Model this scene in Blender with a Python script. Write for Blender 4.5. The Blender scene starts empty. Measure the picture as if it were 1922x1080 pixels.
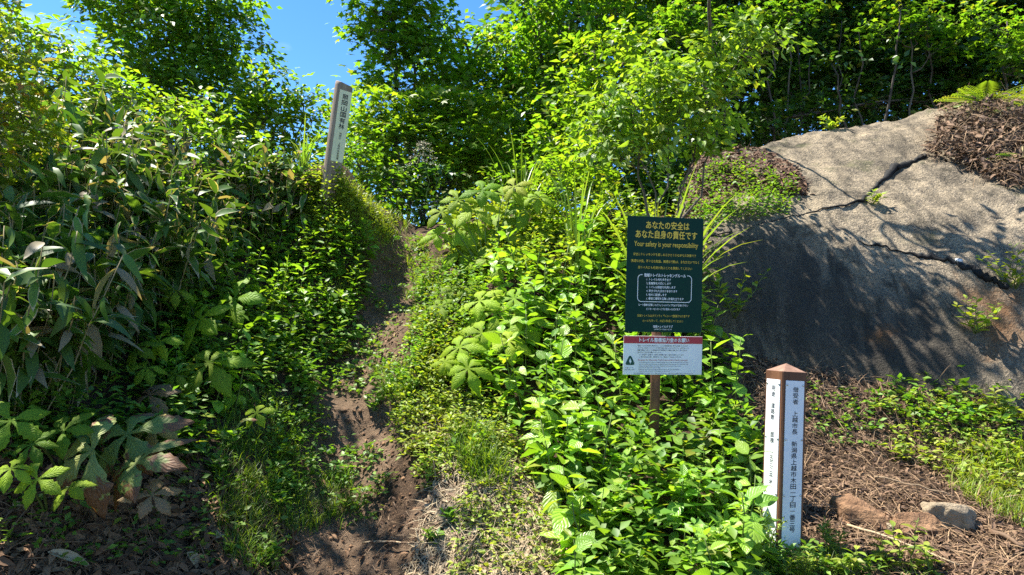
import bpy, bmesh, math, random
import numpy as np
from mathutils import Matrix, Vector

R = math.radians
rng = np.random.default_rng(11)
random.seed(11)
S = bpy.context.scene
COL = S.collection

# ------------------------------------------------------------------ camera, sky, sun, exposure
CAM = np.array([0.0, 0.0, 1.55])
PITCH, ROLL, FPX = R(4.0), R(2.4), 1281.0
cam_d = bpy.data.cameras.new("camera")
cam_d.sensor_width = 36.0
cam_d.lens = 36.0 * FPX / 1922.0
cam_d.clip_start, cam_d.clip_end = 0.05, 3000.0
cam = bpy.data.objects.new("camera", cam_d)
COL.objects.link(cam)
CR = Matrix.Rotation(R(90) + PITCH, 4, 'X') @ Matrix.Rotation(ROLL, 4, 'Z')
cam.matrix_world = Matrix.Translation(CAM) @ CR
S.camera = cam
CRn = np.array(CR.to_3x3())

SUN = np.array([-0.42, 0.17, 0.89]); SUN /= np.linalg.norm(SUN)
world = bpy.data.worlds.new("World"); S.world = world
world.use_nodes = True
wn = world.node_tree; wn.nodes.clear()
sky = wn.nodes.new("ShaderNodeTexSky"); sky.sky_type = 'NISHITA'; sky.sun_disc = False
sky.sun_elevation = math.asin(SUN[2]); sky.sun_rotation = math.atan2(SUN[0], SUN[1])
sky.altitude = 2500; sky.air_density = 1.0; sky.dust_density = 0.4; sky.ozone_density = 2.5
bg = wn.nodes.new("ShaderNodeBackground"); bg.inputs[1].default_value = 0.105
wo = wn.nodes.new("ShaderNodeOutputWorld")
# thin wisps of high cloud all over the sky
wtc = wn.nodes.new("ShaderNodeTexCoord")
wmp = wn.nodes.new("ShaderNodeMapping"); wmp.inputs['Scale'].default_value = (1.2, 1.2, 3.2)
wno = wn.nodes.new("ShaderNodeTexNoise"); wno.inputs['Scale'].default_value = 2.3
wno.inputs['Detail'].default_value = 7; wno.inputs['Roughness'].default_value = 0.55; wno.inputs['Distortion'].default_value = 0.5
wra = wn.nodes.new("ShaderNodeMapRange"); wra.inputs[1].default_value = 0.60; wra.inputs[2].default_value = 0.95
wra.inputs[3].default_value = 0.0; wra.inputs[4].default_value = 0.75
wmx = wn.nodes.new("ShaderNodeMix"); wmx.data_type = 'RGBA'
wmx.inputs[7].default_value = (7.0, 7.3, 7.8, 1)
L_ = wn.links.new
L_(wtc.outputs['Generated'], wmp.inputs[0]); L_(wmp.outputs[0], wno.inputs['Vector']); L_(wno.outputs[0], wra.inputs[0])
L_(wra.outputs[0], wmx.inputs[0]); whs = wn.nodes.new('ShaderNodeHueSaturation'); whs.inputs['Saturation'].default_value = 1.24; L_(sky.outputs[0], whs.inputs['Color']); L_(whs.outputs[0], wmx.inputs[6]); L_(wmx.outputs[2], bg.inputs[0]); L_(bg.outputs[0], wo.inputs[0])

sun_d = bpy.data.lights.new("sun", 'SUN'); sun_d.energy = 5.0; sun_d.angle = R(0.53); sun_d.color = (1.0, 0.95, 0.86)
sun = bpy.data.objects.new("sun", sun_d); COL.objects.link(sun)
sun.rotation_euler = Vector(SUN).to_track_quat('Z', 'Y').to_euler()
sun.location = (-6, 2, 12)
vs = S.view_settings
vs.view_transform = 'Standard'; vs.look = 'None'; vs.gamma = 1.0; vs.exposure = 1.58; vs.use_curve_mapping = False
S.cycles.max_bounces = 7; S.cycles.transmission_bounces = 5; S.cycles.diffuse_bounces = 4; S.cycles.glossy_bounces = 2
S.cycles.use_denoising = False
S.cycles.sample_clamp_indirect = 6.0

# ------------------------------------------------------------------ geometry of the picture -> world points
def W(px, py, d):
    """world point seen at a pixel of the 1922x1080 photograph, d metres along the view axis"""
    v = np.array([(px - 961.0) / FPX, (540.0 - py) / FPX, -1.0]) * d
    return CRn @ v + CAM
def project(P):
    q = (np.asarray(P) - CAM) @ CRn
    d = -q[..., 2]
    return 961 + FPX * q[..., 0] / d, 540 - FPX * q[..., 1] / d, d

def hash2(ix, iy, s):
    h = (ix * 374761393 + iy * 668265263 + s * 974711) & 0xffffffff
    h = ((h ^ (h >> 13)) * 1274126177) & 0xffffffff
    return ((h ^ (h >> 16)) & 0xffff) / 65535.0
def vnoise(x, y, s=0):
    x = np.asarray(x, float); y = np.asarray(y, float)
    ix = np.floor(x).astype(np.int64); iy = np.floor(y).astype(np.int64)
    fx = x - ix; fy = y - iy
    fx = fx * fx * (3 - 2 * fx); fy = fy * fy * (3 - 2 * fy)
    a = hash2(ix, iy, s); b = hash2(ix + 1, iy, s); c = hash2(ix, iy + 1, s); e = hash2(ix + 1, iy + 1, s)
    return (a * (1 - fx) + b * fx) * (1 - fy) + (c * (1 - fx) + e * fx) * fy - 0.5
def fbm(x, y, s=0, o=4):
    t = 0; a = 1.0; f = 1.0
    for i in range(o):
        t = t + a * vnoise(x * f, y * f, s + i); a *= 0.5; f *= 2.03
    return t

class RBF:
    def __init__(self, pts, smooth=0.004):
        p = np.array(pts); self.xy = p[:, :2]; n = len(p)
        r = np.linalg.norm(self.xy[:, None] - self.xy[None], axis=2)
        K = self.k(r) + smooth * np.eye(n)
        Pm = np.hstack([np.ones((n, 1)), self.xy])
        A = np.block([[K, Pm], [Pm.T, np.zeros((3, 3))]])
        s = np.linalg.solve(A, np.concatenate([p[:, 2], np.zeros(3)]))
        self.w, self.c = s[:n], s[n:]
    def k(self, r): return -np.sqrt(r * r + 0.16)
    def __call__(self, x, y):
        x = np.asarray(x, float); sh = x.shape
        q = np.stack([x.ravel(), np.asarray(y, float).ravel()], 1); out = np.empty(len(q))
        for i in range(0, len(q), 20000):
            b = q[i:i + 20000]
            r = np.linalg.norm(b[:, None] - self.xy[None], axis=2)
            out[i:i + 20000] = self.k(r) @ self.w + self.c[0] + b @ self.c[1:]
        return out.reshape(sh)

PATH = [(655, 1150, 3.45), (650, 1080, 3.7), (625, 920, 4.25), (640, 800, 4.75), (665, 735, 5.05), (705, 650, 5.55),
        (725, 560, 6.2), (742, 485, 6.9), (785, 432, 7.5)]
G = list(PATH) + [
    # bank beyond the path
    (600, 560, 6.1), (620, 700, 5.4), (560, 470, 6.5), (450, 470, 6.2), (300, 520, 5.2), (622, 345, 6.75), (500, 400, 6.7), (300, 370, 6.5),
    (100, 420, 5.3), (100, 290, 6.8), (0, 700, 3.6), (0, 880, 3.15), (0, 1010, 2.95), (250, 950, 3.4), (250, 1060, 3.15), (450, 960, 3.75),
    (420, 850, 4.1), (480, 740, 4.7), (200, 640, 4.5), (150, 800, 3.7), (330, 760, 4.4), (520, 620, 5.5), (700, 390, 7.4), (400, 300, 7.8), (560, 330, 7.6),
    # mound between path and rock
    (850, 900, 4.1), (900, 1050, 3.6), (860, 700, 5.1), (850, 570, 5.9), (950, 470, 6.8), (1100, 480, 6.5), (1000, 620, 5.5), (1100, 690, 5.2),
    (1230, 860, 4.25), (1100, 960, 3.75), (1100, 1080, 3.35), (1000, 800, 4.6), (1300, 1000, 3.55), (1485, 1050, 3.4), (1250, 430, 6.9), (1200, 600, 5.7),
    (1330, 800, 4.6), (860, 430, 7.3), (1100, 390, 7.6), (1000, 400, 7.7),
    # foot of the rock
    (1650, 980, 3.75), (1900, 1060, 3.3), (1900, 830, 4.5), (1600, 715, 5.1), (1760, 850, 4.5), (1450, 740, 5.0), (1560, 850, 4.4), (1400, 640, 5.5), (1922, 760, 4.85), (2300, 900, 4.3)]
ROCK = [(1290, 300, 7.7), (1350, 290, 7.9), (1500, 257, 8.1), (1650, 228, 8.2), (1750, 210, 8.3), (1922, 195, 8.1), (2300, 180, 7.8),
        (1290, 560, 5.75), (1370, 640, 5.35), (1560, 692, 5.15), (1750, 712, 5.0), (1922, 742, 4.85), (2300, 800, 4.55),
        (1330, 430, 6.2), (1500, 430, 6.0), (1700, 430, 5.95), (1900, 430, 5.8), (1400, 545, 5.6), (1600, 560, 5.5), (1760, 560, 5.4), (1900, 570, 5.3),
        (1400, 350, 6.75), (1500, 345, 6.65), (1620, 320, 6.8), (1750, 310, 6.8), (1900, 310, 6.6), (1600, 265, 7.5), (2200, 450, 5.4),
        (1290, 330, 8.4), (1380, 318, 8.7), (1500, 292, 8.9), (1650, 262, 9.0), (1760, 244, 9.1), (1922, 228, 8.9)]
gp = [W(*g) for g in G]
rp = [W(*g) for g in ROCK]
gp += [p + np.array([0, 0.12, -0.45]) for p in rp if min(np.hypot(*(p - q)[:2]) for q in gp) > 0.75]
gp += [np.array(p) for p in [(-1.5, 0, 0.02), (1.5, 0, 0.02), (0, 1.8, 0.03), (-2.4, 1.2, 0.25), (2.4, 1.5, 0.1), (0, -3, 0), (4, -1, 0), (-4, -2, .3), (-4.5, 2, 1.9), (5, 2, .3),
       (-5.5, 4.5, 2.9), (-7, 7.5, 3.5), (-8.5, 3, 3.2), (-4, 9.5, 3.0), (-1, 9.5, 2.2), (0.5, 10, 2.3), (-1, 13, 1.0), (2.5, 10, 3.6), (5, 10, 4.1), (8, 9.5, 4.2), (8, 13, 4.6), (3, 14, 3.6), (-6, 13, 2.2), (8, 5, 3.6), (8.5, 2, 1.0)]]
ground_rbf = RBF(gp)
rock_rbf = RBF([p for p in rp], 0.002)
path_w = np.array([W(*p) for p in PATH])[:, :2]
def path_dist(x, y):
    best = np.full(np.shape(x), 9.0)
    for a, b in zip(path_w[:-1], path_w[1:]):
        ab = b - a; t = np.clip(((x - a[0]) * ab[0] + (y - a[1]) * ab[1]) / (ab @ ab), 0, 1)
        best = np.minimum(best, np.hypot(x - a[0] - t * ab[0], y - a[1] - t * ab[1]))
    return best
def raw_height(x, y):
    z = ground_rbf(x, y)
    r = np.hypot(x - 0, y - 4)
    z = z + (1.2 - z) * np.clip((r - 11) / 20, 0, 1) ** 1.0 - np.clip(r - 25, 0, 400) * 0.12
    pd = path_dist(x, y)
    wd = 0.30 + 0.06 * fbm(x * 2.2, y * 2.2, 5, 2)
    z = z - 0.13 * np.clip(1 - (pd / (wd + 0.12)) ** 2, 0, 1)
    z = z + 0.10 * fbm(x * 1.3, y * 1.3, 3, 3) * np.clip(pd / .5, .15, 1) + 0.028 * fbm(x * 7, y * 7, 9, 3)
    # worn earth step across the path
    s = np.clip((y - 4.93) / 0.07, 0, 1)
    z = z + (pd < 0.9) * np.clip(1.2 - pd / .75, 0, 1) * (0.13 * (s - 0.5) * np.exp(-np.abs(y - 4.96) / 0.30))
    return z
GX0, GX1, GY0, GY1, GS = -10.0, 10.0, -1.0, 15.0, 0.05
gxs = np.arange(GX0, GX1 + 1e-6, GS); gys = np.arange(GY0, GY1 + 1e-6, GS)
HX, HY = np.meshgrid(gxs, gys, indexing='ij')
HZ = raw_height(HX, HY)
def gz(x, y):
    x = np.asarray(x, float); y = np.asarray(y, float)
    fx = np.clip((x - GX0) / GS, 0, len(gxs) - 1.001); fy = np.clip((y - GY0) / GS, 0, len(gys) - 1.001)
    ix = fx.astype(int); iy = fy.astype(int); fx = fx - ix; fy = fy - iy
    return (HZ[ix, iy] * (1 - fx) + HZ[ix + 1, iy] * fx) * (1 - fy) + (HZ[ix, iy + 1] * (1 - fx) + HZ[ix + 1, iy + 1] * fx) * fy

# rock surface: same kind of height field, cut to a footprint
rock_foot = np.array([W(*p)[:2] for p in [(1275, 560, 5.85), (1370, 655, 5.4), (1560, 712, 5.05), (1750, 732, 4.9), (1922, 765, 4.75), (2300, 830, 4.4)]])
rock_back = np.array([W(*p)[:2] for p in [(2300, 180, 8.3), (1922, 190, 8.6), (1750, 205, 8.8), (1650, 222, 8.75), (1500, 250, 8.6), (1350, 285, 8.4), (1270, 305, 7.9)]])
rock_poly = np.vstack([rock_foot, [(8.6, 4.6), (8.6, 9)], rock_back])
def poly_sd(x, y, poly):
    x = np.asarray(x, float); y = np.asarray(y, float)
    d = np.full(x.shape, 1e9); ins = np.zeros(x.shape, bool); n = len(poly)
    for i in range(n):
        a = poly[i]; b = poly[(i + 1) % n]; ab = b - a
        t = np.clip(((x - a[0]) * ab[0] + (y - a[1]) * ab[1]) / (ab @ ab), 0, 1)
        d = np.minimum(d, np.hypot(x - a[0] - t * ab[0], y - a[1] - t * ab[1]))
        c = ((a[1] > y) != (b[1] > y)) & (x < (b[0] - a[0]) * (y - a[1]) / (b[1] - a[1] + 1e-12) + a[0])
        ins ^= c
    return np.where(ins, d, -d)
def rock_h(x, y):
    z = rock_rbf(x, y)
    sd = poly_sd(x, y, rock_poly) + 0.10 * fbm(x * 3, y * 3, 31, 2)
    z = z + 0.10 * fbm(x * 1.1, y * 1.1, 21, 3) + 0.06 * fbm(x * 4.5, y * 4.5, 23, 3) + 0.03 * fbm(x * 13, y * 13, 27, 3) - 0.05 * np.abs(fbm(x * 2.6 + 3, y * 2.6, 33, 3))
    z = z - 0.55 * np.clip(1 - sd / 0.28, 0, 3) ** 2 * 0.5
    return z, sd
RX0, RX1, RY0, RY1, RS = 1.0, 8.6, 3.6, 9.3, 0.03
rxs = np.arange(RX0, RX1, RS); rys = np.arange(RY0, RY1, RS)
RXm, RYm = np.meshgrid(rxs, rys, indexing='ij')
RZm, RSD = rock_h(RXm, RYm)
def rz(x, y):
    x = np.asarray(x, float); y = np.asarray(y, float)
    ix = np.clip(((x - RX0) / RS).round().astype(int), 0, len(rxs) - 1); iy = np.clip(((y - RY0) / RS).round().astype(int), 0, len(rys) - 1)
    ok = (x > RX0) & (x < RX1) & (y > RY0) & (y < RY1) & (RSD[ix, iy] > -0.12)
    return np.where(ok, RZm[ix, iy], -99)
def sz(x, y): return np.maximum(gz(x, y), rz(x, y))
def hit(px, py, d0=1.6, d1=14.0, surf=gz):
    """first point of the ground seen at those pixels"""
    px = np.atleast_1d(np.asarray(px, float)); py = np.atleast_1d(np.asarray(py, float))
    dv = np.stack([(px - 961) / FPX, (540 - py) / FPX, -np.ones_like(px)], 1) @ CRn.T
    d = np.linspace(d0, d1, 420)
    P = CAM + dv[:, None, :] * d[None, :, None]
    below = P[..., 2] < surf(P[..., 0], P[..., 1])
    k = np.where(below.any(1), below.argmax(1), -1)
    out = P[np.arange(len(px)), k]; out[:, 2] = surf(out[:, 0], out[:, 1])
    return out, k >= 0
def in_poly(px, py, poly):
    return poly_sd(px, py, np.array(poly, float)) > 0
def scatter(poly, n, surf=gz, seed=0):
    """ground points spread over a patch, which is given by its outline as seen in the photograph"""
    r = np.random.default_rng(1000 + seed); p = np.array(poly, float); out = []; tot = 0
    while tot < n:
        q = r.uniform(p.min(0), p.max(0), (n * 3, 2)); q = q[in_poly(q[:, 0], q[:, 1], poly)]
        if not len(q): continue
        h, ok = hit(q[:, 0], q[:, 1], surf=surf); h = h[ok]
        out.append(h); tot += len(h)
        if len(h) == 0: break
    return np.vstack(out)[:n]

# ------------------------------------------------------------------ materials
def new_mat(name):
    m = bpy.data.materials.new(name); m.use_nodes = True
    nt = m.node_tree; nt.nodes.clear()
    return m, nt, nt.nodes.new, nt.links.new
def math_node(nt, op, a, b=None, clamp=False):
    n = nt.nodes.new("ShaderNodeMath"); n.operation = op; n.use_clamp = clamp
    for i, v in enumerate((a, b)):
        if v is None: continue
        if isinstance(v, (int, float)): n.inputs[i].default_value = v
        else: nt.links.new(v, n.inputs[i])
    return n.outputs[0]
def mix_col(nt, f, a, b):
    n = nt.nodes.new("ShaderNodeMix"); n.data_type = 'RGBA'
    for i, v in ((0, f), (6, a), (7, b)):
        if isinstance(v, (int, float)): n.inputs[i].default_value = v
        elif isinstance(v, tuple): n.inputs[i].default_value = (*v, 1) if len(v) == 3 else v
        else: nt.links.new(v, n.inputs[i])
    return n.outputs[2]
def noise(nt, vec, scale, detail=4, rough=0.55, dist=0.0):
    n = nt.nodes.new("ShaderNodeTexNoise"); n.inputs['Scale'].default_value = scale; n.inputs['Detail'].default_value = detail
    n.inputs['Roughness'].default_value = rough; n.inputs['Distortion'].default_value = dist
    if vec is not None: nt.links.new(vec, n.inputs['Vector'])
    return n.outputs[0]
def ramp(nt, f, a, b):
    n = nt.nodes.new("ShaderNodeMapRange"); n.inputs[1].default_value = a; n.inputs[2].default_value = b; n.clamp = True
    nt.links.new(f, n.inputs[0]); return n.outputs[0]
def bump(nt, h, dist, strength=1.0):
    n = nt.nodes.new("ShaderNodeBump"); n.inputs['Strength'].default_value = strength; n.inputs['Distance'].default_value = dist
    nt.links.new(h, n.inputs['Height']); return n.outputs[0]

def leaf_mat(name, c0, c1, tr=None, rough=0.42, spec=0.5, trans=0.42, veins=0.0, margin=None, brown=0.0, odd=None, oddness=0.06, patch=None):
    """green leaf: colour varies leaf by leaf, light passes through; margin = dry pale edge, brown = share of withered blotches"""
    m, nt, N, L = new_mat(name)
    at = N("ShaderNodeAttribute"); at.attribute_name = "rnd"
    oi = N("ShaderNodeObjectInfo")
    f = math_node(nt, 'FRACT', math_node(nt, 'ADD', at.outputs['Fac'], oi.outputs['Random']))
    geo = N("ShaderNodeNewGeometry")
    uvn = N("ShaderNodeUVMap"); sep = N("ShaderNodeSeparateXYZ"); L(uvn.outputs[0], sep.inputs[0])
    col = mix_col(nt, f, c0, c1)
    f2 = math_node(nt, 'FRACT', math_node(nt, 'MULTIPLY', f, 7.31))
    col = mix_col(nt, math_node(nt, 'GREATER_THAN', f2, 1 - oddness), col, odd or tuple(0.5 * a + 0.5 * b for a, b in zip(c1, (.30, .27, .03))))
    pn = noise(nt, geo.outputs['Position'], 3.0, 2)
    hsv = N("ShaderNodeHueSaturation"); L(col, hsv.inputs['Color'])
    L(math_node(nt, 'ADD', math_node(nt, 'MULTIPLY', pn, 0.06), 0.47), hsv.inputs['Hue'])
    L(math_node(nt, 'ADD', math_node(nt, 'ADD', math_node(nt, 'MULTIPLY', pn, 0.7), math_node(nt, 'MULTIPLY', math_node(nt, 'FRACT', math_node(nt, 'MULTIPLY', f, 3.77)), 0.5)), 0.43), hsv.inputs['Value'])
    col = hsv.outputs[0]
    normal = None
    u = math_node(nt, 'ABSOLUTE', math_node(nt, 'SUBTRACT', sep.outputs[0], 0.5))
    if veins:
        ph = math_node(nt, 'SUBTRACT', sep.outputs[1], math_node(nt, 'MULTIPLY', u, 0.75))
        w = math_node(nt, 'SINE', math_node(nt, 'MULTIPLY', ph, veins * 6.2832))
        vein = ramp(nt, w, 0.72, 1.0)
        mid = math_node(nt, 'SUBTRACT', 1.0, ramp(nt, u, 0.012, 0.035))
        v = math_node(nt, 'MAXIMUM', vein, mid)
        col = mix_col(nt, math_node(nt, 'MULTIPLY', v, 0.22), col, tuple(min(1, 1.7 * c + .02) for c in c1))
        normal = bump(nt, math_node(nt, 'ADD', math_node(nt, 'MULTIPLY', w, -0.5), math_node(nt, 'MULTIPLY', v, -0.6)), 0.003, 0.5)
    tl = 1.0
    if margin:
        wob = noise(nt, geo.outputs['Position'], 22.0, 3)
        e = ramp(nt, math_node(nt, 'ADD', u, math_node(nt, 'MULTIPLY', math_node(nt, 'SUBTRACT', wob, 0.5), 0.34)), 0.40, 0.455)
        tip = ramp(nt, math_node(nt, 'ADD', sep.outputs[1], math_node(nt, 'MULTIPLY', math_node(nt, 'SUBTRACT', wob, 0.5), 0.5)), 0.86, 0.95)
        e = math_node(nt, 'MULTIPLY', math_node(nt, 'MAXIMUM', e, tip), math_node(nt, 'GREATER_THAN', f2, 0.52))
        col = mix_col(nt, e, col, margin)
        col = mix_col(nt, math_node(nt, 'GREATER_THAN', f2, 0.90), col, (0.27, 0.22, 0.13))
    if brown:
        bn = noise(nt, geo.outputs['Position'], 9.0, 4, 0.6)
        b = ramp(nt, math_node(nt, 'ADD', bn, math_node(nt, 'MULTIPLY', math_node(nt, 'SUBTRACT', sep.outputs[1], 0.5), 0.5)), 0.80 - brown, 0.86 - brown)
        col = mix_col(nt, b, col, (0.17, 0.075, 0.026))
        col = mix_col(nt, math_node(nt, 'MULTIPLY', b, ramp(nt, bn, .5, .7)), col, (0.23, 0.12, 0.06))
    bs = N("ShaderNodeBsdfPrincipled"); bs.inputs['Roughness'].default_value = rough; bs.inputs['Specular IOR Level'].default_value = spec
    L(col, bs.inputs['Base Color'])
    tb = N("ShaderNodeBsdfTranslucent")
    tc = N("ShaderNodeMix"); tc.data_type = 'RGBA'; tc.blend_type = 'MULTIPLY'; tc.inputs[0].default_value = 1.0
    L(col, tc.inputs[6]); tc.inputs[7].default_value = (*(tr or (1.65, 1.62, 0.55)), 1)
    L(tc.outputs[2], tb.inputs[0])
    if normal: L(normal, bs.inputs['Normal'])
    mx = N("ShaderNodeMixShader"); mx.inputs[0].default_value = trans
    L(bs.outputs[0], mx.inputs[1]); L(tb.outputs[0], mx.inputs[2])
    o = N("ShaderNodeOutputMaterial"); L(mx.outputs[0], o.inputs[0])
    return m

def solid_mat(name, c0, c1, scale=12.0, rough=0.8, bumpd=0.004, stretch=None, spec=0.3, detail=5, metal=0.0, use_rnd=False):
    m, nt, N, L = new_mat(name)
    tc = N("ShaderNodeTexCoord"); vec = tc.outputs['Object']
    if stretch:
        mp = N("ShaderNodeMapping"); mp.inputs['Scale'].default_value = stretch; L(vec, mp.inputs[0]); vec = mp.outputs[0]
    n1 = noise(nt, vec, scale, detail, 0.6)
    f = ramp(nt, n1, 0.3, 0.7)
    if use_rnd:
        at = N("ShaderNodeAttribute"); at.attribute_name = "rnd"; oi = N("ShaderNodeObjectInfo")
        f = math_node(nt, 'FRACT', math_node(nt, 'ADD', math_node(nt, 'ADD', at.outputs['Fac'], oi.outputs['Random']), math_node(nt, 'MULTIPLY', n1, 0.25)))
    col = mix_col(nt, f, c0, c1)
    bs = N("ShaderNodeBsdfPrincipled"); bs.inputs['Roughness'].default_value = rough; bs.inputs['Specular IOR Level'].default_value = spec; bs.inputs['Metallic'].default_value = metal
    L(col, bs.inputs['Base Color'])
    if bumpd: L(bump(nt, noise(nt, vec, scale * 3, 5, 0.65), bumpd), bs.inputs['Normal'])
    o = N("ShaderNodeOutputMaterial"); L(bs.outputs[0], o.inputs[0])
    return m

M = {}
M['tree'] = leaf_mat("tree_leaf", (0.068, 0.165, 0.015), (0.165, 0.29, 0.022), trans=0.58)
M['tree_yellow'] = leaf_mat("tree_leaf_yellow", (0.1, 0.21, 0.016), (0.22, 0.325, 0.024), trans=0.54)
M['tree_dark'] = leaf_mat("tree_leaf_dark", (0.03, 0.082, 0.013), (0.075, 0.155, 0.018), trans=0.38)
M['maple_red'] = leaf_mat("maple_leaf_tinted", (0.15, 0.22, 0.015), (0.3, 0.33, 0.025), trans=0.55, odd=(.42, .22, .04), oddness=.10)
M['hydrangea'] = leaf_mat("broad_serrate_leaf", (0.125, 0.28, 0.022), (0.29, 0.45, 0.045), trans=0.38, veins=7, rough=.38, spec=.6, oddness=.03, brown=-.10)
M['hydrangea_mass'] = leaf_mat("broad_leaf_mass", (0.07, 0.17, 0.014), (0.165, 0.28, 0.022), trans=0.4, rough=.5, spec=.4)
M['shrub'] = leaf_mat("shrub_leaf", (0.12, 0.225, 0.02), (0.25, 0.36, 0.04), trans=0.44, veins=6, rough=.42, spec=.55)
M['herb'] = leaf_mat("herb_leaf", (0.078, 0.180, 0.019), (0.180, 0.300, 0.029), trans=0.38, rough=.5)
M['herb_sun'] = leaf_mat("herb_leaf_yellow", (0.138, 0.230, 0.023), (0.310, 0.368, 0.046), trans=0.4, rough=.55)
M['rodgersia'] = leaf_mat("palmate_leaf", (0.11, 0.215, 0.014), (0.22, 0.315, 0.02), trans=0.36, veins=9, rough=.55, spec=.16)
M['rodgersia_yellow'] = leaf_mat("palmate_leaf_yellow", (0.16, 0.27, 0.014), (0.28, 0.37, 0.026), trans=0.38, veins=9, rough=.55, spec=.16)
M['rodgersia_brown'] = leaf_mat("palmate_leaf_withered", (0.184, 0.253, 0.046), (0.287, 0.322, 0.075), trans=0.24, veins=9, rough=.6, brown=.26)
M['rodgersia_bronze'] = leaf_mat("palmate_leaf_bronze", (.20, .12, .05), (.26, .16, .07), trans=.25, veins=9, rough=.6)
M['sasa'] = leaf_mat("bamboo_grass_leaf", (0.044, 0.101, 0.018), (0.109, 0.196, 0.028), tr=(1.9, 1.8, .6), trans=0.3, veins=0, margin=(.46, .38, .24), rough=.45, spec=.3)
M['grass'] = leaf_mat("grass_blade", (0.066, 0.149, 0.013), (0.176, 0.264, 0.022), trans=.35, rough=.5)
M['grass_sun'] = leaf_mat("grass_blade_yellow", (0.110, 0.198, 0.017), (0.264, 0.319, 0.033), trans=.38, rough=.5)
M['sedge'] = leaf_mat("sedge_blade", (.11, .20, .025), (.24, .33, .05), trans=.38, rough=.4, spec=.5)
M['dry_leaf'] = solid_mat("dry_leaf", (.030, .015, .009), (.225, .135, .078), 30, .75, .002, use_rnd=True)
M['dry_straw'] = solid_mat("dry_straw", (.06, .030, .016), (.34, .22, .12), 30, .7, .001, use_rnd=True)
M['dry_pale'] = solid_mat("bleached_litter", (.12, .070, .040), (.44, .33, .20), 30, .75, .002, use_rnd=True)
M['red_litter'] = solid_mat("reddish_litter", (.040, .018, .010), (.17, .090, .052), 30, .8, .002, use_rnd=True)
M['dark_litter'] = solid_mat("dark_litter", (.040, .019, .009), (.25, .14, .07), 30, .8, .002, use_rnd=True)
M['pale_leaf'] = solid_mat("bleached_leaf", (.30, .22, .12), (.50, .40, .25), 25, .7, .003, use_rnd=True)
M['bark'] = solid_mat("bark", (.050, .040, .030), (.17, .145, .115), 14, .85, .006, (1, 1, .25))
M['bark_dark'] = solid_mat("dark_bark", (.030, .024, .018), (.095, .08, .062), 14, .85, .006, (1, 1, .25))
M['stem_green'] = solid_mat("green_stem", (.07, .12, .02), (.16, .20, .05), 20, .6, 0)
M['stem_tan'] = solid_mat("tan_culm", (.20, .16, .07), (.34, .27, .13), 20, .6, 0)
M['flower'] = leaf_mat("cream_flower", (.50, .46, .36), (.66, .60, .46), tr=(1, 1, .9), trans=.3)
M['stone_brown'] = solid_mat("brown_stone", (.13, .068, .036), (.33, .19, .10), 9, .9, .03)
M['stone_grey'] = solid_mat("grey_stone", (.21, .165, .11), (.40, .31, .20), 9, .9, .03)
M['crack_shade'] = solid_mat("crack_shade_black", (.006, .006, .006), (.016, .015, .014), 20, .8, .004)  # near-black colour standing in for deep shadow in the rock cracks

def ground_mat():
    m, nt, N, L = new_mat("forest_soil")
    geo = N("ShaderNodeNewGeometry"); P = geo.outputs['Position']
    at = N("ShaderNodeAttribute"); at.attribute_name = "path"
    n1 = noise(nt, P, 2.2, 5, .6); n2 = noise(nt, P, 18, 5, .65); n3 = noise(nt, P, 90, 3, .6)
    soil = mix_col(nt, ramp(nt, n2, .3, .7), (.045, .028, .018), (.12, .075, .045))
    soil = mix_col(nt, ramp(nt, n3, .55, .72), soil, (.20, .135, .085))
    earth = mix_col(nt, ramp(nt, n1, .35, .65), (.145, .096, .060), (.265, .178, .112))
    earth = mix_col(nt, ramp(nt, n2, .5, .75), earth, (.12, .075, .048))
    earth = mix_col(nt, math_node(nt, 'MULTIPLY', ramp(nt, n3, .6, .7), .6), earth, (.42, .32, .23))
    k = ramp(nt, math_node(nt, 'ADD', at.outputs['Fac'], math_node(nt, 'MULTIPLY', math_node(nt, 'SUBTRACT', n2, .5), .9)), .3, .7)
    col = mix_col(nt, k, soil, earth)
    bs = N("ShaderNodeBsdfPrincipled"); bs.inputs['Roughness'].default_value = .95; bs.inputs['Specular IOR Level'].default_value = .15
    L(col, bs.inputs['Base Color'])
    h = math_node(nt, 'ADD', n2, math_node(nt, 'MULTIPLY', n3, .5))
    L(bump(nt, math_node(nt, 'ADD', h, math_node(nt, 'MULTIPLY', noise(nt, P, 240, 2, .6), .35)), .045), bs.inputs['Normal'])
    o = N("ShaderNodeOutputMaterial"); L(bs.outputs[0], o.inputs[0]); return m
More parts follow.
